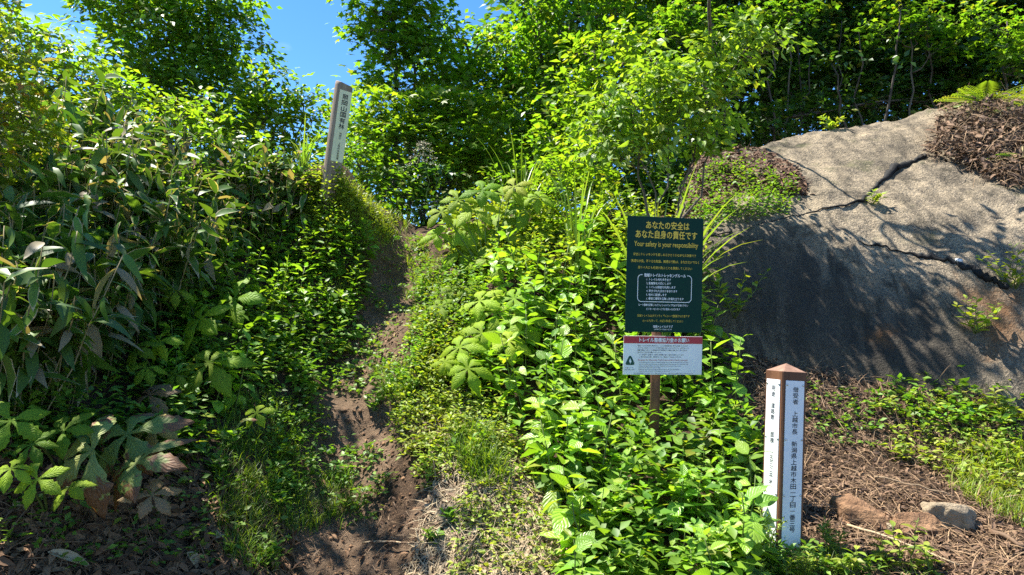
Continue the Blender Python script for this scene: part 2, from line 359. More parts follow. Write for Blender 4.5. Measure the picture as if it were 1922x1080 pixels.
def rock_mat(rust_pts, stain_shade_pts):
    m, nt, N, L = new_mat("weathered_rock")
    geo = N("ShaderNodeNewGeometry"); P = geo.outputs['Position']
    n1 = noise(nt, P, 1.1, 6, .6, .4); n2 = noise(nt, P, 9, 6, .65); n3 = noise(nt, P, 60, 3, .6)
    mp = N("ShaderNodeMapping"); mp.inputs['Scale'].default_value = (4.0, 1.1, 1.1); mp.inputs['Rotation'].default_value = (0, 0, .2); L(P, mp.inputs[0])
    streak = noise(nt, mp.outputs[0], 1.6, 5, .6, .3)
    col = mix_col(nt, ramp(nt, n1, .35, .65), (.22, .178, .122), (.40, .318, .212))
    col = mix_col(nt, ramp(nt, n2, .42, .7), col, (.10, .084, .064))
    col = mix_col(nt, math_node(nt, 'MULTIPLY', ramp(nt, n3, .52, .60), .75), col, (.40, .32, .22))
    col = mix_col(nt, math_node(nt, 'MULTIPLY', ramp(nt, noise(nt, P, 75, 3, .7), .54, .60), .75), col, (.05, .042, .032))
    col = mix_col(nt, math_node(nt, 'MULTIPLY', ramp(nt, streak, .48, .66), .65), col, (.042, .037, .029))
    blot = noise(nt, P, 3.4, 6, .7, .6)
    col = mix_col(nt, math_node(nt, 'MULTIPLY', ramp(nt, blot, .56, .66), .85), col, (.045, .040, .028))
    moss = noise(nt, P, 2.1, 5, .65)
    col = mix_col(nt, math_node(nt, 'MULTIPLY', ramp(nt, moss, .60, .72), .6), col, (.075, .085, .03))
    for (p, r) in stain_shade_pts:  # stain streaks that also paint shade onto the lower face
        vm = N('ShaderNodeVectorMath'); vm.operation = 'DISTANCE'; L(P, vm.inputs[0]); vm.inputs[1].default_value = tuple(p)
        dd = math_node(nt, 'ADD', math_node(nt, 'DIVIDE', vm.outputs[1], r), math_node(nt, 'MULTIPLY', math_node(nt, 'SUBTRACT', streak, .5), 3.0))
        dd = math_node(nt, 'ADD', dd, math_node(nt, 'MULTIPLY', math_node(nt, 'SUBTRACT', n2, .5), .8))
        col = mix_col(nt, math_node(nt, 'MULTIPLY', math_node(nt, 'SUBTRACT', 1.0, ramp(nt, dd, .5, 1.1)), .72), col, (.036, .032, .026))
    for (p, r) in rust_pts:
        vm = N("ShaderNodeVectorMath"); vm.operation = 'DISTANCE'; L(P, vm.inputs[0]); vm.inputs[1].default_value = tuple(p)
        dd = math_node(nt, 'ADD', math_node(nt, 'DIVIDE', vm.outputs[1], r), math_node(nt, 'MULTIPLY', math_node(nt, 'SUBTRACT', n2, .5), 2.2))
        dd = math_node(nt, 'ADD', dd, math_node(nt, 'MULTIPLY', math_node(nt, 'SUBTRACT', blot, .5), 2.0))
        col = mix_col(nt, math_node(nt, 'MULTIPLY', math_node(nt, 'SUBTRACT', 1.0, ramp(nt, dd, .25, 1.0)), .6), col, (.17, .080, .032))
    bs = N("ShaderNodeBsdfPrincipled"); bs.inputs['Roughness'].default_value = .9; bs.inputs['Specular IOR Level'].default_value = .2
    L(col, bs.inputs['Base Color'])
    vo = N("ShaderNodeTexVoronoi"); vo.inputs['Scale'].default_value = 34; L(P, vo.inputs['Vector'])
    n4 = noise(nt, P, 150, 2, .6)
    h = math_node(nt, 'ADD', math_node(nt, 'ADD', n2, math_node(nt, 'MULTIPLY', n3, .55)), math_node(nt, 'ADD', math_node(nt, 'MULTIPLY', vo.outputs[0], .12), math_node(nt, 'MULTIPLY', n4, .3)))
    L(bump(nt, h, .034), bs.inputs['Normal'])
    o = N("ShaderNodeOutputMaterial"); L(bs.outputs[0], o.inputs[0]); return m

# ------------------------------------------------------------------ mesh helpers
def mesh_np(name, V, F, mat, uv=None, rnd=None, smooth=False, attrs=None):
    """V (n,3), F (m,3) triangles -> mesh data; uv and rnd per vertex"""
    me = bpy.data.meshes.new(name)
    V = np.ascontiguousarray(V, np.float32); F = np.ascontiguousarray(F, np.int32)
    k = F.shape[1]
    me.vertices.add(len(V)); me.vertices.foreach_set("co", V.ravel())
    me.loops.add(F.size); me.loops.foreach_set("vertex_index", F.ravel())
    me.polygons.add(len(F)); me.polygons.foreach_set("loop_start", np.arange(0, F.size, k, dtype=np.int32))
    me.update(calc_edges=True)
    if uv is not None:
        l = me.uv_layers.new(name="UVMap"); l.data.foreach_set("uv", np.ascontiguousarray(np.asarray(uv, np.float32)[F.ravel()]).ravel())
    if rnd is not None:
        a = me.attributes.new("rnd", 'FLOAT', 'POINT'); a.data.foreach_set("value", np.ascontiguousarray(rnd, np.float32))
    for k2, v in (attrs or {}).items():
        a = me.attributes.new(k2, 'FLOAT', 'POINT'); a.data.foreach_set("value", np.ascontiguousarray(v, np.float32))
    if smooth: me.polygons.foreach_set("use_smooth", np.ones(len(F), bool))
    if mat: me.materials.append(mat)
    return me
def link(name, data, parent=None, mtx=None, kind=None):
    o = bpy.data.objects.new(name, data); COL.objects.link(o)
    if parent: o.parent = parent
    if mtx is not None: o.matrix_basis = mtx
    if kind: o["kind"] = kind
    return o
def tag(o, label, cat, group=None):
    o["label"] = label; o["category"] = cat
    if group: o["group"] = group
    return o
def thing(name, loc, label, cat, group=None, rotz=0.0, scale=1.0):
    o = bpy.data.objects.new(name, None); COL.objects.link(o); o.empty_display_size = .1
    o.location = tuple(float(v) for v in loc); o.rotation_euler = (0, 0, rotz); o.scale = (scale,) * 3
    return tag(o, label, cat, group)

class T:           # leaf template: verts, tris, uv
    def __init__(s, V, F, uv): s.V = np.array(V, float); s.F = np.array(F, int); s.uv = np.array(uv, float)
    def mesh(s, name, mat, scale=1.0): return mesh_np(name, s.V * scale, s.F, mat, s.uv, None, True)
def strip_leaf(stations, fold=.12, droop=.15, wave=0.0, curl=0.0):
    """stations: (v, half width); a blade along +Y folded on its midrib"""
    V = []; F = []; uv = []
    for i, (v, w) in enumerate(stations):
        z = -droop * v * v; y = v * (1 - .25 * droop * v)
        ww = wave * math.sin(i * 2.1)
        V += [(-w, y, z + fold * w + ww), (0, y, z - curl * w), (w, y, z + fold * w - ww)]
        uv += [(0.0, v), (.5, v), (1.0, v)]
    for i in range(len(stations) - 1):
        a = 3 * i; b = a + 3
        F += [(a, a + 1, b + 1), (a, b + 1, b), (a + 1, a + 2, b + 2), (a + 1, b + 2, b + 1)]
    return T(V, F, uv)
LEAF4 = T([(0, 0, 0), (-.27, .45, .06), (.27, .45, .06), (0, .5, -.02), (0, 1, -.10)], [(0, 3, 1), (0, 2, 3), (1, 3, 4), (3, 2, 4)], [(.5, 0), (0, .45), (1, .45), (.5, .5), (.5, 1)])
LEAF_NARROW = T([(0, 0, 0), (-.13, .45, .03), (.13, .45, .03), (0, .5, -.02), (0, 1, -.16)], [(0, 3, 1), (0, 2, 3), (1, 3, 4), (3, 2, 4)], [(.5, 0), (0, .45), (1, .45), (.5, .5), (.5, 1)])
OVATE = [strip_leaf([(0, .015), (.12, .19), (.24, .25), (.36, .305), (.48, .29), (.60, .265), (.72, .20), (.84, .13), (.93, .06), (1, .004)], f, d, wv) for f, d, wv in ((.20, .18, .006), (.34, .30, .012), (.10, .45, .01), (.28, .05, .008))]
OBLONG = [strip_leaf([(0, .012), (.15, .12), (.35, .19), (.55, .20), (.75, .14), (.9, .06), (1, .003)], f, d, .006) for f, d in ((.3, .35), (.5, .6), (.2, .12))]
SASA = [strip_leaf([(0, .008), (.08, .07), (.2, .118), (.38, .142), (.56, .132), (.74, .095), (.88, .05), (1, .002)], f, d, wv, c) for f, d, wv, c in ((.25, .35, .004, 0), (.15, .8, .006, 0), (.5, .15, .003, 0), (-.5, 1.1, .008, .3))]
SASA_LOW = strip_leaf([(0, .01), (.25, .13), (.6, .125), (1, .003)], .2, .5)
def palmate(lobes, wid, valley):
    """flat lobed leaf: fan round its centre"""
    pts = [(0.0, -.02)]
    n = len(lobes)
    for i, (a, l) in enumerate(lobes):
        a = R(a); ca, sa = math.sin(a), math.cos(a)
        pts.append((ca * l * .62 - sa * wid, sa * l * .62 + ca * wid)); pts.append((ca * l, sa * l)); pts.append((ca * l * .62 + sa * wid, sa * l * .62 - ca * wid))
        if i < n - 1:
            m = R((lobes[i][0] + lobes[i + 1][0]) / 2); pts.append((math.sin(m) * valley, math.cos(m) * valley))
    V = [(0, .25, .03)] + [(x, y + .25, -.14 * (x * x + y * y)) for x, y in pts]
    k = len(pts)
    F = [(0, i + 2 if i + 2 <= k else 1, i + 1) for i in range(k)]
    return T(V, F, [(.5 + v[0] * .5, v[1]) for v in V])
MAPLE = palmate([(-100, .38), (-52, .6), (0, .75), (52, .6), (100, .38)], .10, .26)
MAPLE_S = T([(0, .1, .03), (-.34, .05, -.02), (-.2, .3, .02), (-.42, .62, -.07), (-.12, .58, .02), (0, 1, -.1), (.12, .58, .02), (.42, .62, -.07), (.2, .3, .02), (.34, .05, -.02)],
            [(0, 2, 1), (0, 3, 2), (0, 4, 3), (0, 5, 4), (0, 6, 5), (0, 7, 6), (0, 8, 7), (0, 9, 8)], [(.5, .1), (0, 0), (.3, .3), (0, .6), (.4, .6), (.5, 1), (.6, .6), (1, .6), (.7, .3), (1, 0)])
def rodgersia_leaf(n, seed, spread=360, droop=.38):
    """n broad toothed leaflets round one centre"""
    r = np.random.default_rng(seed); V = []; F = []; uv = []
    for k in range(n):
        a = R(spread) * (k + .5) / n - R(spread) / 2 + r.uniform(-.1, .1); ln = r.uniform(.82, 1.08)
        st = [(0, .02), (.16, .055), (.30, .10), (.42, .165), (.52, .23), (.57, .195), (.67, .255), (.73, .185), (.81, .19), (.87, .11), (.94, .07), (1, .005)]
        dr = droop * r.uniform(.5, 1.6); base = len(V); ca, sa = math.cos(a), math.sin(a)
        for i, (v, w) in enumerate(st):
            w = w * r.uniform(.9, 1.1); z = .05 * math.sin(v * 3.0) - dr * v * v; jag = .018 * (-1) ** i
            for u in (-1, -.5, 0, .5, 1):
                x = u * w; y = v * ln - abs(u) * .10 * w * 2
                zz = z + (.22 * w if abs(u) == .5 else 0.0) - (.03 if abs(u) == 1 else 0) * v + jag * abs(u) * .6
                V.append((x * ca + y * sa, -x * sa + y * ca, zz)); uv.append((.5 + u * .5, v))
        for i in range(len(st) - 1):
            for j in range(4):
                p = base + i * 5 + j; q = p + 5
                F += [(p, p + 1, q + 1), (p, q + 1, q)]
    return T(V, F, uv)
RODG = [rodgersia_leaf(5, 1), rodgersia_leaf(6, 2), rodgersia_leaf(5, 3, 300, .4), rodgersia_leaf(5, 4, 330, .15), rodgersia_leaf(4, 5, 250, .5)]
BLADE = T([(-.5, 0, 0), (.5, 0, 0), (-.42, .4, .06), (.42, .4, .06), (-.28, .75, -.02), (.28, .75, -.02), (0, 1, -.16)], [(0, 1, 3), (0, 3, 2), (2, 3, 5), (2, 5, 4), (4, 5, 6)], [(0, 0), (1, 0), (0, .4), (1, .4), (0, .75), (1, .75), (.5, 1)])

def frames(fwd, up):
    """rotation matrices whose Y is fwd and whose Z leans to up"""
    y = fwd / np.linalg.norm(fwd, axis=1, keepdims=True)
    x = np.cross(y, up); x /= np.linalg.norm(x, axis=1, keepdims=True) + 1e-9
    z = np.cross(x, y)
    return np.stack([x, y, z], axis=2)
def spread_mesh(name, tpl, pos, Rm, scale, mat, rnd=None, origin=(0, 0, 0), smooth=False):
    """one mesh of many copies of a template; scale (n,) or (n,3)"""
    n = len(pos); sc = np.asarray(scale, float)
    sc = sc[:, None, None] if sc.ndim == 1 else sc[:, None, :]
    v = np.einsum('nij,nkj->nki', Rm, tpl.V[None] * sc) + (np.asarray(pos) - np.asarray(origin))[:, None, :]
    F = (tpl.F[None] + (np.arange(n) * len(tpl.V))[:, None, None]).reshape(-1, 3)
    rn = np.repeat(rng.random(n) if rnd is None else rnd, len(tpl.V))
    return mesh_np(name, v.reshape(-1, 3), F, mat, np.tile(tpl.uv, (n, 1)), rn, smooth)
def join_np(parts):
    V = []; F = []; U = []; k = 0
    for v, f in parts:
        V.append(np.asarray(v)); F.append(np.asarray(f) + k); k += len(v)
    return np.vstack(V), np.vstack(F)
def tube(pts, rad, sides=6, cap=True):
    pts = np.asarray(pts, float); n = len(pts); rad = np.broadcast_to(np.asarray(rad, float), (n,))
    t = np.gradient(pts, axis=0); t /= np.linalg.norm(t, axis=1, keepdims=True) + 1e-9
    ref = np.array([.31, .87, .2]) if abs(t[0][2]) > .7 else np.array([0, 0, 1.0])
    a = np.cross(t, ref); a /= np.linalg.norm(a, axis=1, keepdims=True) + 1e-9; b = np.cross(t, a)
    ang = np.arange(sides) * 2 * math.pi / sides
    V = (pts[:, None] + rad[:, None, None] * (np.cos(ang)[None, :, None] * a[:, None] + np.sin(ang)[None, :, None] * b[:, None])).reshape(-1, 3)
    F = []
    for i in range(n - 1):
        for j in range(sides):
            p = i * sides + j; q = i * sides + (j + 1) % sides
            F += [(p, q, q + sides), (p, q + sides, p + sides)]
    if cap:
        for j in range(1, sides - 1): F.append((0, j + 1, j)); F.append(((n - 1) * sides, (n - 1) * sides + j, (n - 1) * sides + j + 1))
    return V, np.array(F)
def bend(a, b, sag=0.0, n=7, wob=0.0, seed=0):
    a = np.asarray(a, float); b = np.asarray(b, float); t = np.linspace(0, 1, n)[:, None]
    p = a + (b - a) * t; p[:, 2] += sag * np.sin(t[:, 0] * math.pi)
    if wob:
        r = np.random.default_rng(seed); p[1:-1] += r.normal(0, wob, (n - 2, 3))
    return p
def box_mesh(name, sx, sy, sz_, mat, bev=0.002, segs=2):
    bm = bmesh.new(); bmesh.ops.create_cube(bm, size=1)
    bmesh.ops.scale(bm, vec=(sx, sy, sz_), verts=bm.verts)
    if bev: bmesh.ops.bevel(bm, geom=bm.edges[:], offset=bev, segments=segs, affect='EDGES', profile=.5)
    me = bpy.data.meshes.new(name); bm.to_mesh(me); bm.free(); me.materials.append(mat); return me

# ------------------------------------------------------------------ ground (one sheet to the horizon)
def build_ground():
    def axis(lo, hi, fine, far_lo, far_hi):
        a = list(np.arange(lo, hi + 1e-6, fine)); s = fine
        p = [lo]; 
        while p[-1] > far_lo: s *= 1.35; p.append(p[-1] - s)
        q = [hi]; s = fine
        while q[-1] < far_hi: s *= 1.35; q.append(q[-1] + s)
        return np.array(p[1:][::-1] + a + q[1:])
    xs = axis(-6, 6, .05, -600, 600); ys = axis(1.5, 11, .05, -500, 700)
    X, Y = np.meshgrid(xs, ys, indexing='ij')
    Z = raw_height(X, Y)
    nx, ny = X.shape
    idx = np.arange(nx * ny).reshape(nx, ny)
    F = np.stack([idx[:-1, :-1], idx[1:, :-1], idx[1:, 1:], idx[:-1, 1:]], -1).reshape(-1, 4)
    pd = path_dist(X, Y)
    pm = np.clip(1.25 - pd / .33, 0, 1)
    bare = W(800, 960, 3.95)[:2]; pm = np.maximum(pm, np.clip(1.3 - np.hypot(X - bare[0], Y - bare[1]) / .22, 0, 1))
    bare = W(690, 800, 4.7)[:2]; pm = np.maximum(pm, np.clip(1.3 - np.hypot(X - bare[0], Y - bare[1]) / .4, 0, 1))
    me = mesh_np("ground", np.stack([X, Y, Z], -1).reshape(-1, 3), F, ground_mat(), smooth=True, attrs={"path": pm.ravel()})
    link("ground", me, kind="structure")
build_ground()

# ------------------------------------------------------------------ rock face beside the trail
def on_rock(px, py):
    h, ok = hit(px, py, surf=sz); return h
def build_rock():
    keep = RSD > -0.14
    idx = -np.ones(RXm.shape, int); idx[keep] = np.arange(keep.sum())
    V = np.stack([RXm[keep], RYm[keep], RZm[keep]], 1)
    q = np.stack([idx[:-1, :-1], idx[1:, :-1], idx[1:, 1:], idx[:-1, 1:]], -1).reshape(-1, 4)
    q = q[(q >= 0).all(1)]
    rust = [(on_rock(1858, 575)[0], .30), (on_rock(1890, 640)[0], .30), (on_rock(1655, 640)[0], .16)]
    base = np.array([W(1600, 700, 5.2)[0], W(1600, 700, 5.2)[1], 0.6])
    root = thing("rock_face", base, "big bare grey-brown rock slope with dark seams rising behind the white-plated post", "rock")
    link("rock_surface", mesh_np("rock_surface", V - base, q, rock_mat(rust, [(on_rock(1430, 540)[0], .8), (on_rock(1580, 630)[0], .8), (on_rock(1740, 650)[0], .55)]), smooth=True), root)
    r = np.random.default_rng(5)
    for pts in ([(1322, 452), (1370, 441), (1430, 424), (1500, 407), (1560, 393), (1618, 381), (1636, 362), (1652, 345), (1672, 326), (1700, 312), (1722, 303), (1736, 293)],
                [(1608, 457), (1650, 465), (1700, 478), (1745, 487), (1790, 500), (1830, 516), (1862, 532), (1890, 545)]):
        xy = np.array(pts, float); t = np.linspace(0, len(xy) - 1, len(xy) * 5)
        px = np.interp(t, np.arange(len(xy)), xy[:, 0]); py = np.interp(t, np.arange(len(xy)), xy[:, 1]) + r.normal(0, 1.2, len(t))
        h = on_rock(px, py); h[:, 2] += 0.004
        rad = np.interp(t, [0, len(xy) * .3, len(xy) * .5, len(xy) * .75, len(xy)], [.004, .011, .02, .034, .010]) * np.exp(np.convolve(r.normal(0, .55, len(t) + 4), np.ones(5) / 5, 'valid') * 1.6)
        V, F = tube(h, rad, 7)
        link("crack_shadow_line", mesh_np("crack_shadow_line", V - base, F, M['crack_shade'], smooth=True), root)  # tube painted black as the shadow line of the crack
build_rock()

# ------------------------------------------------------------------ lettering
def text_mesh(body, size, mat, bold=0.0, vertical=False, align='CENTER', res=2, line=1.0):
    c = bpy.data.curves.new("lettering", 'FONT')
    c.body = "\n".join(body) if vertical else body
    c.size = size; c.align_x = align; c.align_y = 'CENTER' if not vertical else 'TOP'; c.space_line = line
    c.resolution_u = res; c.fill_mode = 'FRONT'
    o = bpy.data.objects.new("lettering", c); COL.objects.link(o)
    dg = bpy.context.evaluated_depsgraph_get(); dg.update()
    me = bpy.data.meshes.new_from_object(o.evaluated_get(dg)); me.name = "lettering"
    bpy.data.objects.remove(o); bpy.data.curves.remove(c)
    me.materials.clear(); me.materials.append(mat)
    return me
FRONT = Matrix.Rotation(R(90), 4, 'X')        # flat text -> stands up, faces -Y
def put_column(parent, body, x, z, y, mat, width, height, bold=0.0, res=2):
    """vertical line of characters, one mesh each"""
    n = len(body); cell = height / n
    for i, ch in enumerate(body):
        if ch == '　': continue
        if ch in '一二三': put_text(parent, ch, x, z + height / 2 - cell * (i + .5), y, mat, width=width * .92, bold=bold, res=res)
        else: put_text(parent, ch, x, z + height / 2 - cell * (i + .5), y, mat, width=width, height=cell * .86, bold=bold, res=res)
def put_text(parent, body, x, z, y, mat, width=None, height=None, **kw):
    """text block centred on (x, z) of a face that looks to -Y; width / height set its printed size"""
    size = kw.pop('size', 0.02)
    me = text_mesh(body, size, mat, **kw)
    co = np.empty(len(me.vertices) * 3, np.float32); me.vertices.foreach_get("co", co); co = co.reshape(-1, 3)
    if len(co) == 0: return
    lo, hi = co.min(0), co.max(0)
    left = kw.get('align') == 'LEFT'
    sx = width / (hi[0] - lo[0]) if width else 1.0
    sy = height / (hi[1] - lo[1]) if height else sx
    if not width: sx = sy
    co[:, 0] = (co[:, 0] - (lo[0] if left else (lo[0] + hi[0]) / 2)) * sx
    co[:, 1] = (co[:, 1] - (lo[1] + hi[1]) / 2) * sy
    me.vertices.foreach_set("co", co.ravel()); me.update()
    if kw.get('bold'):
        b = kw['bold'] * (hi[1] - lo[1]) * sy / (len(body) if kw.get('vertical') else 1) * .9
        bm = bmesh.new(); bm.from_mesh(me); n0 = len(bm.verts); src = bm.verts[:] + bm.edges[:] + bm.faces[:]
        for j, (dx, dy) in enumerate(((b, 0), (-b, 0), (0, b), (0, -b))):
            g = bmesh.ops.duplicate(bm, geom=src)['geom']
            bmesh.ops.translate(bm, verts=[v for v in g if isinstance(v, bmesh.types.BMVert)], vec=(dx, dy, .00012 * (j + 1)))
        bm.to_mesh(me); bm.free()
    return link("lettering", me, parent, Matrix.Translation((x, y, z)) @ FRONT)
def paint(name, col, rough=.45, spec=.4, dirt=0.0):
    m, nt, N, L = new_mat(name)
    bs = N("ShaderNodeBsdfPrincipled"); bs.inputs['Roughness'].default_value = rough; bs.inputs['Specular IOR Level'].default_value = spec
    tc = N("ShaderNodeTexCoord"); n = noise(nt, tc.outputs['Object'], 6, 6, .65, .6); n2 = noise(nt, tc.outputs['Object'], 55, 4, .6)
    f = math_node(nt, 'ADD', math_node(nt, 'MULTIPLY', ramp(nt, n, .45, .8), dirt), math_node(nt, 'MULTIPLY', ramp(nt, n2, .62, .75), dirt * .5))
    L(mix_col(nt, f, col, tuple(.35 * c + .04 for c in col)), bs.inputs['Base Color'])
    L(math_node(nt, 'ADD', math_node(nt, 'MULTIPLY', n, .25), rough - .12), bs.inputs['Roughness'])
    o = N("ShaderNodeOutputMaterial"); L(bs.outputs[0], o.inputs[0]); return m
P_GREEN = paint("sign_green", (.004, .038, .027), .6, .12, .30); P_WHITE = paint("sign_white", (.80, .81, .80), .45, .4, .22); P_RED = paint("sign_red", (.42, .030, .045), .45, .4, .1)
P_YEL = paint("print_yellow", (.80, .56, .07), .5, .3, .1); P_INK = paint("print_black", (.03, .032, .035), .6, .3); P_LET = paint("print_white", (.82, .83, .82), .5, .3, .08)
P_PLATE = paint("plate_white", (.80, .81, .81), .4, .45, .20); P_PALE = paint("plate_pale_green", (.70, .69, .48), .5, .3, .22)
P_STEEL = solid_mat("bolt_steel", (.45, .45, .44), (.65, .65, .64), 60, .35, 0, metal=.8)
P_RUST = solid_mat("rusted_pipe", (.085, .040, .025), (.26, .125, .075), 16, .75, .003, (1, 1, .35))

def build_sign():
    d = 4.2
    a = W(1229, 872, d); b = W(1240, 425, d)           # pole axis
    g = float(gz(a[0], a[1])); base = np.array([a[0], a[1] + .04, min(g, a[2]) - .02])
    ax = (b - a) / np.linalg.norm(b - a)
    yaw = R(10)                                        # the boards face a little towards the rock side
    root = thing("trail_sign", base, "dark green safety notice above a white donation notice on a rusty pole", "sign")
    top = b + np.array([0, .045, 0]); 
    V, F = tube([base - [0, 0, .15], base + (top - base) * .5, top], .0303, 20)
    link("pole", mesh_np("pole", V - base, F, P_RUST, smooth=True), root)
    def frame(c):
        z = Vector(ax); x = Vector((math.cos(yaw), math.sin(yaw), -.012)); y = z.cross(x).normalized(); x = y.cross(z).normalized()
        m = Matrix((x, y, z)).transposed().to_4x4(); m.translation = Vector(c - base); return m
    # upper board: 1178..1323 wide, 405..625 tall
    k = d / FPX
    w, h = 148 * k / math.cos(yaw) , 215 * k
    c = W(1247.5, 516, d - .015)
    bd = link("notice_board", box_mesh("notice_board", w, .004, h, P_GREEN, .0015), root, frame(c))
    bd["label"] = "dark green board with yellow and white Japanese safety rules"
    y = -.0032
    def Y(py): return (516 - py) * k
    def X(px): return (px - 1247.5) * k
    t = lambda s, x, py, mat, wd, hg=None, **kw: put_text(bd, s, X(x), Y(py), y, mat, width=wd * k, height=hg * k if hg else None, **kw)
    t("あなたの安全は", 1251, 424, P_YEL, 85, 14.5, bold=.022)
    t("あなた自身の責任です", 1249, 441.5, P_YEL, 121, 15, bold=.022)
    t("Your safety is your responsibility", 1249, 461, P_YEL, 126, 12.5, bold=.008)
    t("安全にトレッキングを楽しめるかどうかはあなた次第です", 1247, 479, P_YEL, 124, 5.4, res=1, bold=.006)
    t("無理な計画、不十分な知識、無理な行動は、あなただけでなく", 1248, 491.5, P_YEL, 134, 5.6, res=1, bold=.006)
    t("周りの人にも危険が及ぶことを意識してください", 1248, 503.5, P_YEL, 107, 5.4, res=1, bold=.006)
    t("信越トレイルトレッキングルール", 1248, 517.5, P_LET, 82, 6.6, res=1, bold=.03)
    for i, (s, wd) in enumerate((("1. トレイル内を歩きます", 48), ("2. 動植物を大切にします", 48), ("3. トイレは施設を利用します", 57), ("4. 表示された決まりを守ります", 61), ("5. 他人に配慮します", 40), ("6. 事前に情報を収集し計画を立てます", 74))):
        t(s, 1212, 525.5 + i * 7.1, P_LET, wd, 4.9, align='LEFT', res=1, bold=.02)
    t("ルート情報を記載したオフィシャルマップを必ずお持ち下さい", 1246, 573, P_LET, 98, 4.6, res=1, bold=.02)
    t("ビジターセンターにてお求めいただけます", 1246, 580.5, P_LET, 66, 4.4, res=1, bold=.02)
    t("信越トレイルはボランティアによって整備された道です", 1247, 593, P_YEL, 103, 5.0, res=1)
    t("ルールを守って、大切に利用してください", 1246, 602.5, P_YEL, 80, 4.8, res=1)
    t("信越トレイルクラブ", 1246, 613, P_LET, 39, 5.0, res=1, bold=.02)
    t("SHINETSU TRAIL CLUB", 1246, 618.3, P_LET, 35, 2.4, res=1)
    # rounded frame line round the rules, open behind the heading
    rr = 7 * k; x0, x1, z0, z1 = X(1195), X(1301), Y(567), Y(517)
    pts = [(X(1204), z1)]
    for cx, cz, a0 in ((x0 + rr, z1 - rr, 90), (x0 + rr, z0 + rr, 180), (x1 - rr, z0 + rr, 270), (x1 - rr, z1 - rr, 0)):
        pts += [(cx + rr * math.cos(R(a0 + q * 15)), cz + rr * math.sin(R(a0 + q * 15))) for q in range(7)]
    pts.append((X(1292), z1)); pts = np.array(pts); tn = np.gradient(pts, axis=0); tn /= np.linalg.norm(tn, axis=1, keepdims=True); nn = np.stack([-tn[:, 1], tn[:, 0]], 1) * .6 * k
    V = np.vstack([np.column_stack([pts[:, 0] + s * nn[:, 0], np.full(len(pts), y), pts[:, 1] + s * nn[:, 1]]) for s in (1, -1)]); n = len(pts)
    F = [(i, i + 1, n + i + 1) for i in range(n - 1)] + [(i, n + i + 1, n + i) for i in range(n - 1)]
    link("frame_line", mesh_np("frame_line", V, np.array(F), P_LET), bd)
    # lower board
    w2, h2 = 153 * k / math.cos(yaw), 72 * k
    c2 = W(1244.5, 667.5, d - .017)
    b2 = link("notice_board", box_mesh("notice_board", w2, .004, h2, P_WHITE, .0015), root, frame(c2))
    b2["label"] = "small white board with a red heading band"
    link("heading_band", box_mesh("heading_band", w2 * .998, .0016, 13.5 * k, P_RED, 0), b2, Matrix.Translation((0, -.0026, h2 / 2 - 7 * k)))
    def t2(s, x, py, mat, wd, hg, yy=-.0032, **kw): put_text(b2, s, (x - 1244.5) * k, (667.5 - py) * k, yy, mat, width=wd * k, height=hg * k, res=1, **kw)
    t2("トレイル整備協力金のお願い", 1246, 638.6, P_LET, 98, 8.3, -.0042, bold=.03)
    lines = ["信越トレイルの豊かな自然を守り、トレイル整備協力金の導入をお願いしています。", "みなさまのご協力によりトレイルを安全で快適に楽しんでいただけるよう、必要なルートの", "整備と維持のためトレイル整備協力金で環境保全など適切に活用させていただきます。", "皆さまのご協力をお願いいたします。"]
    for s, py, wd in zip(lines, (649.5, 653.6, 657.8, 661.9), (100, 101, 98, 47)): t2(s, 1194, py, P_INK, wd, 2.9, align='LEFT')
    t2("1. 一人5百円（五百円）を目安に整備協力金のご協力をお願いいたします。", 1198, 666.3, P_INK, 88, 2.8, align='LEFT')
    t2("2. 協力金は山小屋、案内所などで、現金にてお支払いできます。", 1198, 670.4, P_INK, 84, 2.8, align='LEFT')
    t2("Request for Shin-etsu Trail Conservation Fund payments", 1196, 676.4, P_RED, 97, 4.4, align='LEFT')
    for s, py, wd in (("We request your help in donating a small fee to help us maintain the trail and", 680.6, 97), ("the surrounding environment in its natural state and to preserve the mountains and", 684.0, 97), ("villages along the Shin-etsu Trail. Thank you for your cooperation.", 687.4, 83),
                      ("Payment amount: 500 yen per day", 690.6, 42), ("Payments can be made in cash at visitor centres and at local facilities", 693.8, 80), ("along the trail, or by the code shown on this board.", 697.0, 62)): t2(s, 1197, py, P_INK, wd, 2.4, align='LEFT')
    t2("NPO法人信越トレイルクラブ　Shin-etsu Trail Club  TEL 0269-69-2888  https://www.s-trail.net", 1246, 701.0, P_INK, 116, 2.6)
    t2("信越トレイル", 1178.5, 690.6, P_INK, 15, 2.2); t2("LONG TRAIL CLUB", 1178.5, 694.2, P_INK, 20, 1.8)
    # rounded triangular emblem with a white leaf
    e = Matrix.Translation(((1180 - 1244.5) * k, -.0031, (667.5 - 679) * k))
    cor = [(R(90), 7.5), (R(213), 6.6), (R(327), 6.6)]; out = []
    for i, (an, rad) in enumerate(cor):
        cx, cz = math.cos(an) * rad, math.sin(an) * rad
        for q in range(9):
            b_ = an + R(-60 + 15 * q); out.append(((cx + 3.0 * math.cos(b_)) * k, (cz + 3.0 * math.sin(b_)) * k))
    V = [(0, 0, 0)] + [(x, 0, z) for x, z in out]; F = [(0, i + 1, (i + 1) % len(out) + 1) for i in range(len(out))]
    em = link("emblem", mesh_np("emblem", np.array(V), np.array(F)[:, ::-1], paint("emblem_green", (.006, .07, .05), .5, .3)), b2, e)
    fl = [(0, -4.5), (1.6, -2), (2.6, .8), (1.2, 2.6), (.2, 6.2), (-1.2, 3.2), (-2.2, .6), (-.6, -1.6)]
    V = [(0, -.0008, .5 * k)] + [(x * k, -.0008, z * k) for x, z in fl]; F = [(0, i + 1, (i + 1) % len(fl) + 1) for i in range(len(fl))]
